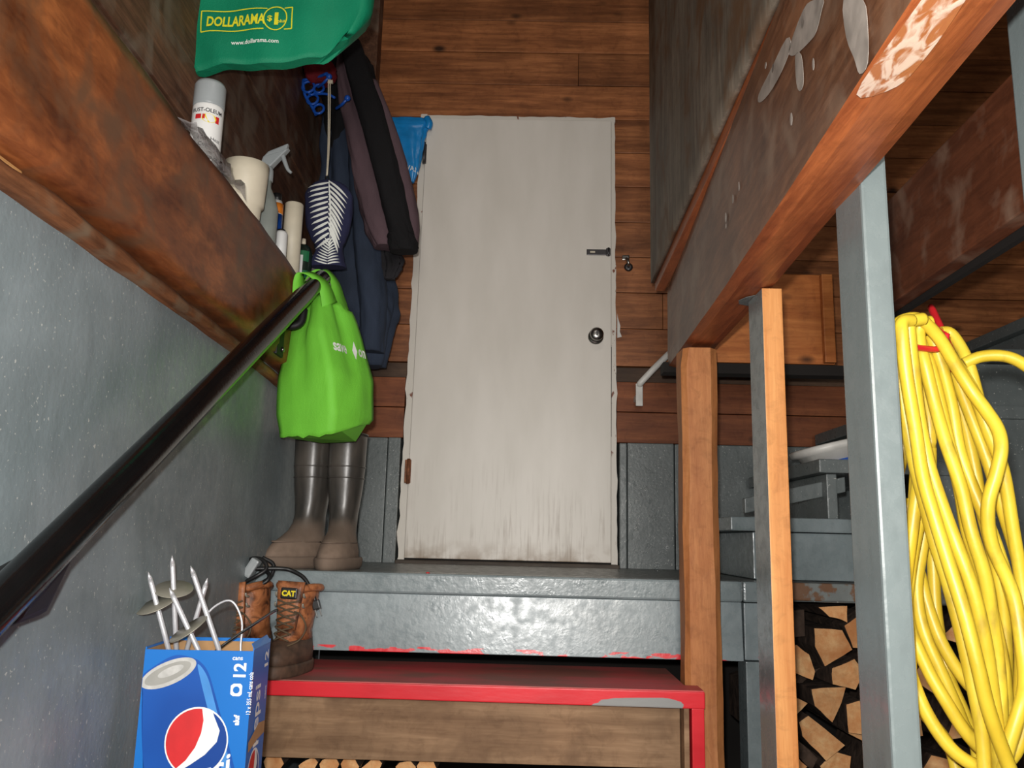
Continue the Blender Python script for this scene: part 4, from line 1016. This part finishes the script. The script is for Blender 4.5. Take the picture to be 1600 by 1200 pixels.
for z in zs:
    rg = ring_at(z)
    for i, p in enumerate(rg):
        if 10 <= i <= 22: p.z += .045*max(0, 1-(z-.362)/.06)*min(1, (i-10)/8 if i < 20 else 1)
        if i < 10 and z < .38: p.z += -.004+.008*noise.noise(Vector((i*.7, 1, 2)))
        if z > .74: p.z += -.012*math.cos(4*math.pi*i/40)
    rings.append(rg)
m.loft(rings, smooth=True); body = m.build('body', M_green, t)
m = MB()
def strap(pts, w0, th=.0014):
    P = catmull([Vector(p) for p in pts], 7); rings = []
    for i, p in enumerate(P):
        tt = i/(len(P)-1); tg = (P[min(i+1, len(P)-1)]-P[max(i-1, 0)]).normalized()
        side = Vector((.35, .94, .0)) if False else RAILDIR
        s_ = (side-tg*side.dot(tg)).normalized(); n_ = tg.cross(s_)
        ww = w0[0]+(w0[1]-w0[0])*math.sin(math.pi*tt)
        rings.append([p-s_*ww-n_*th, p+s_*ww-n_*th, p+s_*ww+n_*th, p-s_*ww+n_*th])
    m.loft(rings)
RAILDIR = Vector((.55, .75, .35)).normalized()
# the handle loops pass over the rail (centre x -.6)
strap([(-.640, 2.27, .735), (-.640, 2.235, .79), (-.632, 2.225, .815), (-.603, 2.222, .812), (-.570, 2.235, .785), (-.555, 2.26, .735)], (.030, .014))
strap([(-.625, 2.315, .745), (-.636, 2.325, .80), (-.625, 2.335, .848), (-.597, 2.34, .862), (-.566, 2.34, .83), (-.548, 2.325, .78), (-.535, 2.30, .735)], (.030, .013))
m.build('handle', M_green, t)
# lettering on the right-hand face
a_, b_ = Vector((-.512, 2.18, 0)), Vector((-.428, 2.335, 0)); fd = (b_-a_).normalized(); fn_ = Vector((fd.y, -fd.x, 0))
def bagtext(x, y, ox=.0, oz=.596):
    z = oz+y; rg = ring_at(z); seg = rg[10:21]; L2 = (seg[-1]-seg[0]).length; s = min(max((x+ox)/L2, 0), .999)*10; k = int(s); p = seg[k].lerp(seg[k+1], s-k)
    d_ = (seg[k+1]-seg[k]).normalized(); return Vector((p.x, p.y, z))+Vector((d_.y, -d_.x, 0))*.0022
m = MB(); m.text('save', .046, lambda x, y: bagtext(x, y, .028), .026, cuts=2, xs=.70)
m.text('on', .046, lambda x, y: bagtext(x, y, .122), .026, cuts=2, xs=.7)
m.face([bagtext(x, y, 0) for x, y in ((.100, .012), (.108, -.014), (.116, .012), (.108, .040))])
m.build('lettering', M_wprint, t)

# ================= rubber boots =================
def boot_mesh(m, cx, cy, rot, h, foot_l, foot_w, shaft, bulge=1, toeh=.075, solez=.0):
    Mx = Matrix.Translation((cx, cy, 0)) @ Matrix.Rotation(rot, 4, 'Z')
    # one continuous sweep: shaft rings tilt forward into foot rings
    # foot points to local -Y ; rings defined by center (y,z), half width, half height, tilt
    secs = []
    for k, (z, rx, ry, yo) in enumerate(shaft): secs.append((yo, z, rx, ry, 0))
    rings = []
    n = 28
    for (yo, z, rx, ry, ti) in secs:
        rings.append([Mx @ Vector((rx*math.cos(q), yo+ry*math.sin(q), z)) for q in [2*math.pi*i/n for i in range(n)]])
    z0 = shaft[-1][0]; rx, ry, yo = shaft[-1][1:]
    # blend down over the foot: horizontal rings growing forward
    return rings, Mx, n
def rubber_boot(x, y, rot, label):
    t = thing('rubber_boot', (x, y, 0), label, 'boot', 'pair of tall rubber boots')
    h = .41
    m = MB()
    Mx = Matrix.Translation((x, y, 0)) @ Matrix.Rotation(rot, 4, 'Z')
    # horizontal rings: z, y_front, y_back, half width
    R_ = [(.405, -.062, .062, .058), (.38, -.062, .062, .0575), (.30, -.060, .066, .056), (.24, -.055, .064, .052), (.19, -.050, .058, .046), (.155, -.052, .054, .042), (.130, -.062, .054, .041), (.108, -.085, .055, .042), (.088, -.120, .056, .046), (.070, -.155, .057, .051), (.050, -.176, .058, .055), (.030, -.186, .059, .057)]
    n = 32; rings = []
    for z, yf, yb, hw in R_:
        ring = []
        for i in range(n):
            q = 2*math.pi*i/n; s_, c_ = math.sin(q), math.cos(q); yc = .0; 
            yy = (yb if s_ > 0 else -yf)*s_; ww = hw
            if yf < -.08 and s_ < 0: ww = hw*(1-.10*(-s_)**3) if abs(s_) < .999 else hw
            if yf < -.08 and abs(yy) < .06: ww *= .92
            ring.append(Mx @ Vector((ww*c_*(1+(.18*max(0, -s_)*(1-abs(c_))) ), yy, z)))
        rings.append(ring)
    inner = [[Mx @ (Mx.inverted() @ p * 1) + Vector((0, 0, 0)) for p in rings[0]]]
    cen = Mx @ Vector((0, 0, .405))
    top_in = [cen+(p-cen)*.93 for p in rings[0]]; deep = [cen+(p-cen)*.88+Vector((0, 0, -.12)) for p in rings[0]]
    m.loft([deep, top_in]+rings); m.build('shaft', M_rubber, t)
    m = MB(); rings = []
    for z, e in ((.0, -.002), (.010, .004), (.028, .006), (.034, .003)):
        rings.append([Mx @ Vector(((.058+e)*math.cos(q), ((.061+e) if math.sin(q) > 0 else (.188+e))*math.sin(q), z)) for q in [2*math.pi*i/n for i in range(n)]])
    m.loft(rings); m.build('sole', M_sole, t)
    m = MB()
    for z, yf, yb, hw in ((.402, .063, .063, .0595), (.302, .0605, .0665, .0565), (.268, .059, .066, .0545)):
        m.tube([Mx @ Vector((hw*math.cos(q), (yb if math.sin(q) > 0 else yf)*math.sin(q), z)) for q in [2*math.pi*i/24 for i in range(24)]], .0022, 6, 2, True)
    m.build('rib', M_rubber, t)
    m = MB().tube([Mx @ Vector(((.0445)*math.cos(q), (.057 if math.sin(q) > 0 else .157)*math.sin(q), .076-.00*math.sin(q))) for q in [math.pi*1.0+math.pi*i/16 for i in range(17)]], .0025, 6, 2); m.build('toe_cap_ridge', M_sole, t)
rubber_boot(-.645, 2.56, R(-24), 'left tall muddy rubber boot standing against grey wall under lime bag')
rubber_boot(-.540, 2.545, R(-2), 'right tall muddy rubber boot, toe forward, nearer the white door')

# ================= work boots =================
def work_boot(x, y, z, rot, tilt, label, text):
    t = thing('work_boot', (x, y, z), label, 'boot', 'pair of worn work boots')
    Mx = Matrix.Translation((x, y, z)) @ Matrix.Rotation(tilt, 4, 'Y') @ Matrix.Rotation(rot, 4, 'Z')
    n = 32
    def rings_of(R_, extra=0):
        out = []
        for zz, yf, yb, hw in R_:
            ring = []
            for i in range(n):
                q = 2*math.pi*i/n; s_, c_ = math.sin(q), math.cos(q); yy = (yb if s_ > 0 else -yf)*s_
                p = Vector(((hw+extra)*c_, yy*(1+extra*8), zz)); p += noise.noise_vector(p*30)*.0035
                ring.append(Mx @ p)
            out.append(ring)
        return out
    low = [(.028, -.150, .070, .047), (.050, -.146, .070, .047), (.068, -.128, .068, .044), (.084, -.095, .064, .041)]
    hi = [(.084, -.095, .064, .041), (.105, -.072, .060, .040), (.135, -.060, .058, .043), (.165, -.056, .060, .047), (.195, -.056, .064, .050), (.205, -.052, .062, .049)]
    MB().loft(rings_of(low)).build('vamp', M_leathd, t)
    cen = Mx @ Vector((0, 0, .205)); rr = rings_of(hi); inn = [cen+(p-cen)*.86 for p in rr[-1]]; dp_ = [cen+(p-cen)*.78+(Mx.to_3x3() @ Vector((0, 0, -.08))) for p in rr[-1]]
    MB().loft(rr+[inn, dp_]).build('upper', M_leather, t)
    MB().loft([[Mx @ Vector(((.050+e)*math.cos(q), (.074 if math.sin(q) > 0 else .156)*math.sin(q)*(1+e*4), zz)) for q in [2*math.pi*i/n for i in range(n)]] for zz, e in ((0, 0), (.006, .002), (.024, .002), (.030, -.001))]).build('sole', M_leathd, t)
    for s_ in (-1, 1):
        MB().tube([Mx @ Vector(p) for p in [(s_*.016, -.060, .208), (s_*.044, -.030, .214), (s_*.052, .01, .212), (s_*.03, .055, .206)]], .010, 10, 5).build('padded_collar', M_leather, t)
    # tongue with tag
    m = MB(); rows = []
    for j in range(7):
        v = j/6; rows.append([Mx @ Vector(((-.032+.064*i/6)*(.75+.35*v), -.064-.012*v+.30*(((i-3)/6)**2)*.03-.03*(1-v)*.6, .11+.118*v)) for i in range(7)])
    back = [[p+(Mx.to_3x3() @ Vector((0, .008, 0))) for p in reversed(r)] for r in rows]
    m.loft([r+b for r, b in zip(rows, back)]); m.build('tongue', M_leather, t)
    if text:
        m = MB(); m.box(-.021, .021, -.0835, -.0795, .185, .213, .0035, Mx); tg = m.build('tongue_tag', M_blackm, t)
        m = MB(); m.text('CAT', .0185, lambda x_, y_: Mx @ Vector((x_-.018, -.0842, .1925+y_)), .05, xs=.95); m.build('lettering', M_yel, tg)
    m = MB()
    for k in range(6):
        zz = .085+.016*k; yy = -.105+.0075*k if k < 4 else -.078; ww = .019+.002*k
        m.tube([Mx @ Vector((-ww, yy, zz)), Mx @ Vector((0, yy-.010, zz+.010)), Mx @ Vector((ww, yy, zz+.016))], .0022, 6, 4)
        m.tube([Mx @ Vector((ww, yy, zz)), Mx @ Vector((0, yy-.012, zz+.010)), Mx @ Vector((-ww, yy, zz+.016))], .0022, 6, 4)
    m.tube([Mx @ Vector(p) for p in [(.02, -.085, .155), (.04, -.095, .15), (.055, -.09, .12), (.045, -.10, .09), (.02, -.115, .075)]], .0022, 6, 6)
    m.build('laces', M_lace2, t)
    for s_ in (-1, 1):
        for zz in (.165, .19):
            MB().tube([Mx @ Vector((s_*.036, -.062, zz)), Mx @ Vector((s_*.036, -.072, zz+.002)), Mx @ Vector((s_*.036, -.074, zz+.010))], .0028, 8, 3).build('lace_hook', M_dull, t)
work_boot(-.588, 2.248, -.249, R(-4), R(2), 'worn tan leather work boot with yellow tongue tag on red tread', True)
work_boot(-.684, 2.250, -.252, R(-14), R(-9), 'darker worn work boot against the wall behind the blue carton', False)

# black power cord over the boots
t = thing('power_cord', (-.66, 2.2, 0), 'black coiled power cord with plug draped over the work boots', 'cord')
m = MB()
m.tube([(-.735, 2.27, -.01), (-.72, 2.25, .028), (-.685, 2.24, .030), (-.668, 2.23, .008), (-.69, 2.22, -.012), (-.73, 2.23, -.035), (-.735, 2.25, -.055), (-.70, 2.22, -.045), (-.66, 2.22, -.022), (-.672, 2.24, .0), (-.74, 2.25, .012), (-.755, 2.24, .004), (-.70, 2.23, .006), (-.64, 2.24, .008), (-.61, 2.25, .004), (-.575, 2.245, -.012), (-.555, 2.24, -.035), (-.540, 2.235, -.060), (-.536, 2.235, -.072)], .0052, 10, 8)
m.tube([(-.72, 2.26, -.02), (-.735, 2.24, -.03), (-.71, 2.22, -.048), (-.675, 2.23, -.028), (-.66, 2.25, -.012), (-.66, 2.26, .018), (-.69, 2.26, .034)], .0052, 10, 6)
m.build('cable', M_blackm, t)
PM = Matrix.Translation((-.532, 2.235, -.082)) @ Matrix.Rotation(R(-18), 4, 'Y')
pg = MB().box(-.010, .010, -.008, .008, -.012, .012, .003, PM).build('plug', M_blackm, t)
for s_ in (-1, 1): MB().box(s_*.006-.001, s_*.006+.001, -.003, .003, -.030, -.012, 0, PM).build('prong', M_steel, pg)
MB().box(-.012, .012, -.02, .014, -.03, .022, .006, Matrix.Translation((-.705, 2.235, .012)) @ Matrix.Rotation(R(30), 4, 'Y')).build('adapter', M_lgrey, t)

# ================= carton with spikes =================
BX = thing('drink_carton', (-.555, 1.56, -.5), 'blue open drink carton on lower step holding metal spikes', 'carton')
bw, bd, bh = .187, .118, .40
ang = R(-6)
BM = Matrix.Translation((-.650, 1.50, -.5)) @ Matrix.Rotation(R(3), 4, 'Z')
th = .0018
m = MB()
m.box(0, bw, 0, th, 0, bh-.004, 0, BM); m.box(0, bw, bd-th, bd, 0, bh+.004, 0, BM); m.box(0, th, th, bd-th, 0, bh, 0, BM)
m.box(0, bw, 0, bd, 0, th, 0, BM); front_ = m.build('shell', M_pblue, BX)
m = MB().box(bw-th, bw, th, bd-th, 0, bh, 0, BM); m.build('side_panel', M_pside, BX)
m = MB().box(th*1.2, bw-th*1.2, bd-th*2.2, bd-th*1.2, .01, bh-.002, 0, BM).box(th*1.1, th*2, th, bd-th, .01, bh-.004, 0, BM); m.build('inner_lining', M_kraft, BX)
pxm = 1.5/1300
lean = .09
def FP(px, py, d=.0006):   # front face print, pixel-like units: origin at the upper left corner, y down
    return BM @ Vector((px*pxm, -d, bh-.004-py*pxm))
def SP(px, py, d=.0006):   # side face
    return BM @ Vector((bw+d, px*bd/40, bh-py*pxm))
def ell(cx, cy, rx, ry, rot=0, n=40, a0=0, a1=2*math.pi):
    o = []
    for k in range(n):
        q = a0+(a1-a0)*k/(n if abs(a1-a0) > 6.28 else n-1); x, y = rx*math.cos(q), ry*math.sin(q)
        o.append((cx+x*math.cos(rot)-y*math.sin(rot), cy+x*math.sin(rot)+y*math.cos(rot)))
    return o
def sm(pts):
    return [(p.x, p.y) for p in catmull([Vector(q) for q in pts], 5, True)]
def fl(pts, mat, name, d, P=FP, parent=BX):
    m = MB(); f = m.face([P(x, y, d) for x, y in pts]); r = bmesh.ops.triangulate(m.bm, faces=m.bm.faces[:]); return m.build(name, mat, parent, fixn=False)
W_ = bw/pxm
def clip(pts, x0=.6, x1=W_-.6):
    # Sutherland-Hodgman against the vertical edges
    for side, X in ((1, x0), (-1, x1)):
        out = []
        for (ax, ay), (bx, by) in zip(pts, pts[1:]+pts[:1]):
            ia, ib = side*(ax-X) >= 0, side*(bx-X) >= 0
            if ia: out.append((ax, ay))
            if ia != ib: t_ = (X-ax)/(bx-ax); out.append((X, ay+(by-ay)*t_))
        pts = out
    return pts
# printed can
can = fl(clip(sm([(3, 62), (-2, 40), (22, 20), (45, 8), (68, 10), (84, 17), (98, 34), (112, 70), (130, 118), (150, 175), (175, 250), (185, 300), (120, 330), (40, 330), (30, 240), (14, 165), (4, 95)])), M_canblue, 'printed_can', .0004)
fl(clip(sm([(80, 20), (96, 38), (112, 80), (128, 125), (146, 180), (160, 230), (150, 232), (134, 186), (117, 132), (102, 88), (88, 48)])), M_canlt, 'can_sheen', .0006)
fl(clip(ell(38, 34, 43, 17, R(-24))), M_silver, 'can_top', .0007)
fl(clip(ell(37, 34, 36, 12, R(-24))), plain('printed_silver_dark', (158, 158, 152), .4), 'can_lid', .0008)
fl(clip(ell(41, 31, 20, 6, R(-24))), M_silver, 'pull_tab', .0009)
# globe
gc = (88, 130); gr = 45
fl(ell(*gc, gr+1.5, gr+4), M_wprint, 'globe_ring', .0008)
fl(ell(*gc, gr-.5, gr+1.5), M_navyink, 'globe_blue', .0009)
GR = gr-.5; GRy = gr+1.5
def gpt(a_): return (gc[0]+GR*math.cos(a_), gc[1]+GRy*math.sin(a_))
wht = [gpt(R(v)) for v in range(118, 302, 6)]+[(gc[0]+24, gc[1]-34), (gc[0]+33, gc[1]-16), (gc[0]+30, gc[1]+0), (gc[0]+14, gc[1]+18), (gc[0]-6, gc[1]+32)]
fl(wht, M_wprint, 'globe_white', .0010)
red = [gpt(R(v)) for v in range(126, 278, 6)]+[(gc[0]+8, gc[1]-30), (gc[0]+6, gc[1]-12), (gc[0]-1, gc[1]+8), (gc[0]-13, gc[1]+26)]
fl(red, M_redink, 'globe_red', .0011)
m = MB(); ca, sa = math.cos(R(22)), math.sin(R(22))
m.text('pepsi', 42, lambda x, y: FP(60+x*ca+ -y*0+y*.0+ (x*0), 205-x*sa-y, .0012), .02, xs=1.0)
m.build('wordmark', M_wprint, BX)
m = MB()
m.text('12', 26, lambda x, y: FP(140+y*-0+ -y*0 + (26-26)+ (x*0) + (y*-1)+ 8, 38-x, .0008), .03)
bmesh.ops.scale(m.bm, vec=(1, 1, 1), verts=m.bm.verts)
m.bm.free()
def rot_text(m, s, size, ox, oy, P, bold=0, xs=1.0, d=.0009):   # reads upward
    m.text(s, size, lambda x, y: P(ox-y*-1*-1, oy-x, d), bold, xs=xs)
m = MB()
rot_text(m, '12', 25, 152, 42, FP, .03)
m.text('cans', 9, lambda x, y: FP(131+x, 13-y, .0009), .02)
rot_text(m, '12 x 355 mL cans cola', 9.5, 164, 92, FP, .01, .72)
rot_text(m, 'diet', 0.01, 150, 20, FP)
rot_text(m, 'aluf', 11, 148, 106, FP, .05, .9)
m.build('lettering', M_wprint, BX)
fl([(132, 50), (136, 47), (146, 47), (149, 50), (149, 62), (146, 65), (136, 65), (132, 62)], M_wprint, 'recycling_box', .0009)
fl(ell(140.5, 56, 5, 5), M_pblue, 'recycling_mark', .0011)
# side print
pxs = 40
m = MB()
def SPt(x, y, d=.0008): return SP(x, y, d)
def side_up(s, size, ox, oy, bold, xs): m.text(s, size, lambda x, y: BM @ Vector((bw+.0008, (ox-y)*pxm*1.0*1.0, bh-(oy-x)*0-(oy-x)*pxm)), bold, xs=xs)
side_up('pepsi', 46, 56, 152, .015, 1.0)
side_up('12', 30, 92, 42, .03, 1.0)
side_up('cans', 12, 92, 88, .02, 1.0)
m.build('side_wordmark', M_silver if False else M_wprint, BX)
def SQ(x, y, d=.0008): return BM @ Vector((bw+d, x*pxm, bh-y*pxm))
gc = (46, 188)
fl(ell(*gc, 34, 36), M_wprint, 'side_globe_ring', .0006, SQ)
fl(ell(*gc, 31, 33), M_navyink, 'side_globe_blue', .0008, SQ)
GR, GRy = 31, 33
fl([gpt(R(v)) for v in range(118, 302, 6)]+[(gc[0]+16, gc[1]-24), (gc[0]+22, gc[1]-10), (gc[0]+10, gc[1]+14), (gc[0]-4, gc[1]+24)], M_wprint, 'side_globe_white', .0009, SQ)
fl([gpt(R(v)) for v in range(126, 278, 6)]+[(gc[0]+5, gc[1]-20), (gc[0]+3, gc[1]-6), (gc[0]-8, gc[1]+18)], M_redink, 'side_globe_red', .0010, SQ)
fl([(4, 135), (60, 118), (98, 122), (98, 140), (55, 142), (6, 150)], M_kraft, 'torn_patch', .0012, SQ)
# opened flap at the right
m = MB().hexa([BM @ Vector(p) for p in [(bw, .0, bh-.001), (bw+.001, .0, bh-.001), (bw+.001, bd, bh-.001), (bw, bd, bh-.001), (bw-.006, .004, bh+.008), (bw-.005, .004, bh+.008), (bw-.005, bd-.01, bh+.012), (bw-.006, bd-.01, bh+.012)]]); m.build('flap', M_pblue, BX)

def spike(base, tip, discs, label, kind='spike'):
    base, tip = Vector(base), Vector(tip); t = thing('metal_spike', base, label, 'spike', 'metal spikes with round washers in the carton')
    MB().tube([base, base.lerp(tip, .97), tip], [.0046, .0046, .0044, .001][:2]+[.0046], 12).build('shaft', M_bright, t)
    d = (tip-base).normalized()
    MB().lathe([(0, 0), (.0046, 0), (.0005, .014), (0, .0142)], tip, 10, d.to_track_quat('Z', 'Y').to_matrix().to_4x4()).build('point', M_bright, t)
    for (f, r, tilt) in discs:
        nrm = Vector(tilt).normalized(); Mq = nrm.to_track_quat('Z', 'Y').to_matrix().to_4x4()
        MB().lathe([(.0, -.0008), (r, -.0008), (r+.0008, 0), (r, .0008), (.0, .0008)], base.lerp(tip, f), 32, Mq).build('washer', M_dull, t)
def ext(p, q, z=-.49):   # continue the shaft from q through p down to z
    p, q = Vector(p), Vector(q); return q+(p-q)*((z-q.z)/(p.z-q.z))
SPK = [((-.636, 1.56, -.106), (-.68, 1.56, .011), [(.78, .036, (-.32, -.42, 1))], 'leftmost metal spike with round washer in blue carton'),
 ((-.628, 1.58, -.112), (-.650, 1.58, .04), [(.80, .034, (.12, -.42, 1))], 'tallest upright metal spike with round washer in blue carton'),
 ((-.545, 1.56, -.104), (-.606, 1.57, .024), [], 'rightmost bare metal spike leaning left in blue carton'),
 ((-.575, 1.545, -.108), (-.632, 1.55, -.015), [(.66, .037, (-.62, -.42, 1))], 'front metal spike with steeply tilted washer in blue carton'),
 ((-.615, 1.60, -.112), (-.592, 1.60, .0), [], 'short bare metal spike leaning right in blue carton')]
for p, q, d, l in SPK:
    P_, Q_ = Vector(p), Vector(q); b_ = P_+(P_-Q_).normalized()*.16
    spike(b_, Q_, [(1-(1-f)*.55 if False else f+(1-f)*.25, r, n_) for f, r, n_ in d], l)
tag(MB().tube([(-.60, 1.58, -.16), (-.545, 1.57, -.108), (-.455, 1.56, -.045), (-.44, 1.555, -.038)], .0026, 8, 6).build('metal_rod', M_steel), 'thin bent metal rod sticking out of carton over the boots', 'rod')
t = thing('wire_loop', (-.54, 1.6, -.15), 'small bent silver wire loop in the blue carton', 'wire')
MB().tube([(-.50, 1.575, -.14), (-.508, 1.575, -.11), (-.51, 1.575, -.06), (-.53, 1.57, -.025), (-.56, 1.57, -.035), (-.585, 1.57, -.065)], .002, 8, 6).build('wire', M_bright, t)
